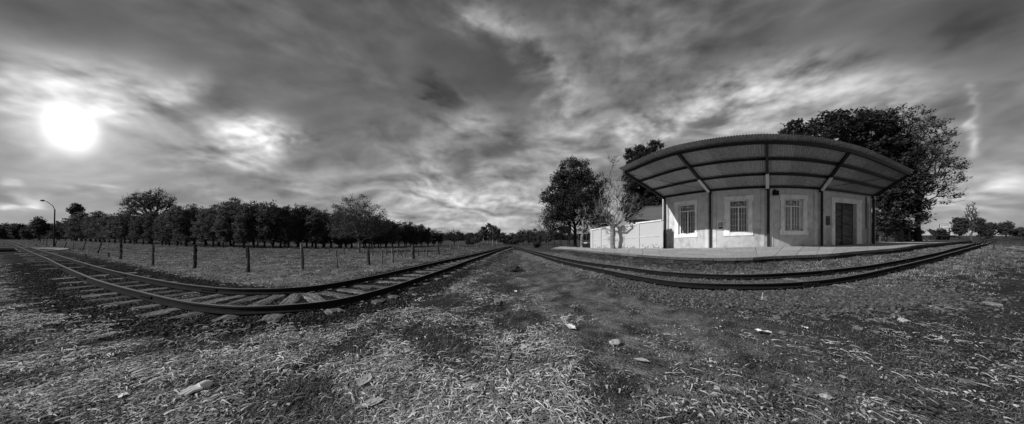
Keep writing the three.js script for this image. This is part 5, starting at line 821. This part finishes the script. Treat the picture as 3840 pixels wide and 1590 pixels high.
// a random place on the ground, evenly in the picture's depth: more per square metre close by
function spot(r, near, far, spread = 2.5) { const t = r(), d = 1 / mix(1 / near, 1 / far, t), x = (r() * 2 - 1) * spread * d; return [x, d]; }
const white = gray(1, .95), straw = new THREE.MeshPhysicalMaterial({ roughness: .8, specularIntensity: .25, side: THREE.DoubleSide });
const litterTuft = (seed, n, rad0, len, w, up) => { const r = rngOf(seed), q = new Q(); for (let k = 0; k < n; k++) { const a = r() * 6.28, rr = rad0 * Math.sqrt(r()), x = Math.cos(a) * rr, z = Math.sin(a) * rr, b = r() * 6.28, L = len * (.5 + .9 * r()), e = up * (.2 + r()), y0 = .004 + .02 * r() * (1 - up), bend = (r() - .5) * .8, ww = w * (.6 + .8 * r()); let p = null;
  for (let j = 0; j <= 3; j++) { const t = j / 3, bb = b + bend * t, px = x + Math.cos(bb) * L * t * (1 - .5 * up), pz = z + Math.sin(bb) * L * t * (1 - .5 * up), py = y0 + L * (e * t - (.25 + .4 * up) * t * t * (up ? .7 : .12)) + .008 * Math.sin(t * 3.1), hw = ww * (1 - .75 * t) * .5, c = [q.v(px - Math.sin(bb) * hw, py, pz + Math.cos(bb) * hw), q.v(px + Math.sin(bb) * hw, py + hw * .6, pz - Math.cos(bb) * hw)]; if (p) q.i.push(p[0], p[1], c[1], p[0], c[1], c[0]); p = c; } } return q.geo(); };
const stoneGeos = [0, 1, 2, 3, 4].map((k) => { const g = new THREE.IcosahedronGeometry(.5, 0), p = g.attributes.position; for (let i = 0; i < p.count; i++) { const x = p.getX(i), y = p.getY(i), z = p.getZ(i), f = 1 + .4 * n3(x * 1.7 + k * 9, y * 1.7, z * 1.7); p.setXYZ(i, x * f * 1.15, y * f * .62, z * f * .85); } g.computeVertexNormals(); return g; });
const clear = (x, d) => !inPit(x, d, .3) && nearEdge(x, d)[1] > 0;
scatter('ballast', 'dark crushed stone ballast round the left track', 'gravel', stoneGeos, white, 26000, (r) => { const t = r() * (LN.length - 1), i = Math.floor(t), f = t - i, A = r() < .5 ? LN : LF, e = A[Math.min(i, A.length - 2)], h = A[Math.min(i + 1, A.length - 1)], x = mix(e[0], h[0], f) + (r() + r() - 1) * 1.5, d = mix(e[1], h[1], f) + (r() + r() - 1) * 1.5; if (d < 1.5 || Math.hypot(x, d) > 26) return null; const c = cover(x, d); if (r() > c.gravelL * 1.1 || !clear(x, d) || onSleeper(x, d)) return null; const s = .028 + .035 * r(); return [x, ground(x, d) + s * .1, d, s, 2, .02 + .07 * r() * r()]; }, 21);
scatter('crushed_stone', 'grey crushed stone spread in front of the station track', 'gravel', stoneGeos, white, 17000, (r) => { const x = mix(1.6, 11, r()), d = mix(2.8, 9, r()); const c = cover(x, d); if (r() > c.gravelR || c.dn < .06) return null; const s = .03 + .05 * r() * r() + .012; return [x, ground(x, d) + s * .12, d, s, 2, .045 + .13 * r() * r()]; }, 22);
scatter('pebbles', 'small pebbles and clods strewn over the trodden soil', 'gravel', stoneGeos, white, 11000, (r) => { const [x, d] = spot(r, 1.2, 20); if (x < -1.5 || !clear(x, d)) return null; const s = .006 + .02 * r() * r(); return [x, ground(x, d), d, s, 2, .1 + .4 * r() * r()]; }, 23);
const lying = [1, 2, 3, 4, 5].map((k) => litterTuft(k, 12, .17, .08, .0095, 0)), stand = [6, 7, 8, 9].map((k) => litterTuft(k, 15, .09, .1, .006, 1)), coarse = [10, 11, 12].map((k) => litterTuft(k, 14, .2, .2, .018, .8)), flakes = [13, 14].map((k) => litterTuft(k, 5, .12, .035, .02, .1));
scatter('straw_litter', 'pale cut straw lying over the left and middle foreground', 'straw', lying, straw, 11000, (r) => { const [x, d] = spot(r, 1.15, 16); if (!clear(x, d)) return null; const c = cover(x, d); if (r() > c.straw * (1 - .93 * c.gravel) * (1 - .6 * c.path) || onSleeper(x, d)) return null; return [x, ground(x, d) + .004, d, .8 + .5 * r(), .25, .05 + .52 * r() ** 2 + .12 * c.straw]; }, 31);
scatter('dry_litter', 'sparse dark leaf litter on the right foreground', 'litter', lying, straw, 1800, (r) => { const [x, d] = spot(r, 1.15, 14); if (x < .2 || !clear(x, d)) return null; const c = cover(x, d); if (r() > .75 * (1 - .8 * c.gravel) * (1 - .55 * c.path)) return null; return [x, ground(x, d) + .004, d, .5 + .4 * r(), .25, .03 + .3 * r() ** 4]; }, 32);
scatter('leaf_flakes', 'bits of broken leaf strewn over the foreground', 'litter', flakes, straw, 4000, (r) => { const [x, d] = spot(r, 1.15, 14); if (!clear(x, d)) return null; return [x, ground(x, d) + .008, d, .45 + .6 * r(), .4, .1 + .45 * r() ** 3]; }, 33);
scatter('short_grass', 'short dark grass tufts growing through the litter', 'grass', stand, straw, 9500, (r) => { const [x, d] = spot(r, 1.15, 22); if (!clear(x, d)) return null; const c = cover(x, d); if (r() > (.2 + .9 * sst(-.1, .35, -c.patch + c.mid * .3)) * (1 - .92 * c.gravel) * (1 - .8 * c.path) * (x > .5 ? .45 : 1) || onSleeper(x, d)) return null; return [x, ground(x, d), d, .5 + .5 * r(), .3, .05 + .1 * r(), .8]; }, 34);
scatter('dry_grass', 'dry grass and straw between the station track and the platform', 'grass', stand, straw, 9500, (r) => { const t = r() * (RN.length - 8) + 2, i = Math.floor(t), e = RN[i], h = RN[i + 1], f = t - i, x = mix(e[0], h[0], f) + (r() - .3) * 3.4, d = mix(e[1], h[1], f) + (r() - .25) * 3.6; const [q, s] = nearEdge(x, d); if (s < .2 || q < .05 || d < 2) return null; const c = cover(x, d); if (c.dn < .09 || distTo(RF, x, d) < .09 || r() < c.gravelR) return null; return [x, ground(x, d), d, .5 + .8 * r(), .5, .12 + .48 * r() * r(), .7]; }, 35);
scatter('pasture_grass', 'close-cropped dry pasture grass beyond the left track', 'grass', coarse, straw, 27000, (r) => { const d = 1 / mix(1 / 6, 1 / 60, r()), x = -1 - r() * 2.4 * d; if (!clear(x, d)) return null; const c = cover(x, d); if (c.dl < .9 || r() < c.gravelL) return null; const onFar = distTo(LF, x, d) < distTo(LN, x, d); if (!onFar && r() > .25) return null; return [x, ground(x, d) - .01, d, .45 + .35 * r() + d * .01, .3, .13 + .36 * r() * r() + .08 * c.patch, .5]; }, 36);
scatter('rough_grass', 'rough grass on the far ground round the tracks and platform', 'grass', coarse, straw, 9000, (r) => { const d = 1 / mix(1 / 9, 1 / 70, r()), x = mix(-.15, 1.9, r()) * d; if (inPit(x, d, .5)) return null; const [q, s] = nearEdge(x, d); if (s < 0 && q < 7.5) return null; const c = cover(x, d); if (c.dn < .2 || r() < c.path * .7) return null; return [x, ground(x, d) - .01, d, .5 + .5 * r() + d * .012, .3, .07 + .22 * r() * r(), .5]; }, 37);
// a few clumps of long pale grass that stand out
LONG_TUFTS.forEach(([x, d], k) => { const m = solo('grass_clump', litterTuft(60 + k, 46, .05, .17, .006, .9), gray(.5, .8, { side: THREE.DoubleSide }), `pale clump of long dry grass, ${['on the gravel by the station track', 'on the trodden soil right of centre', 'in the right foreground', 'in the centre foreground', 'left of the trodden path'][k]}`, 'grass clump', 'long grass clumps'); m.position.set(x, ground(x, d), -d); });

renderer.render(scene, camera);
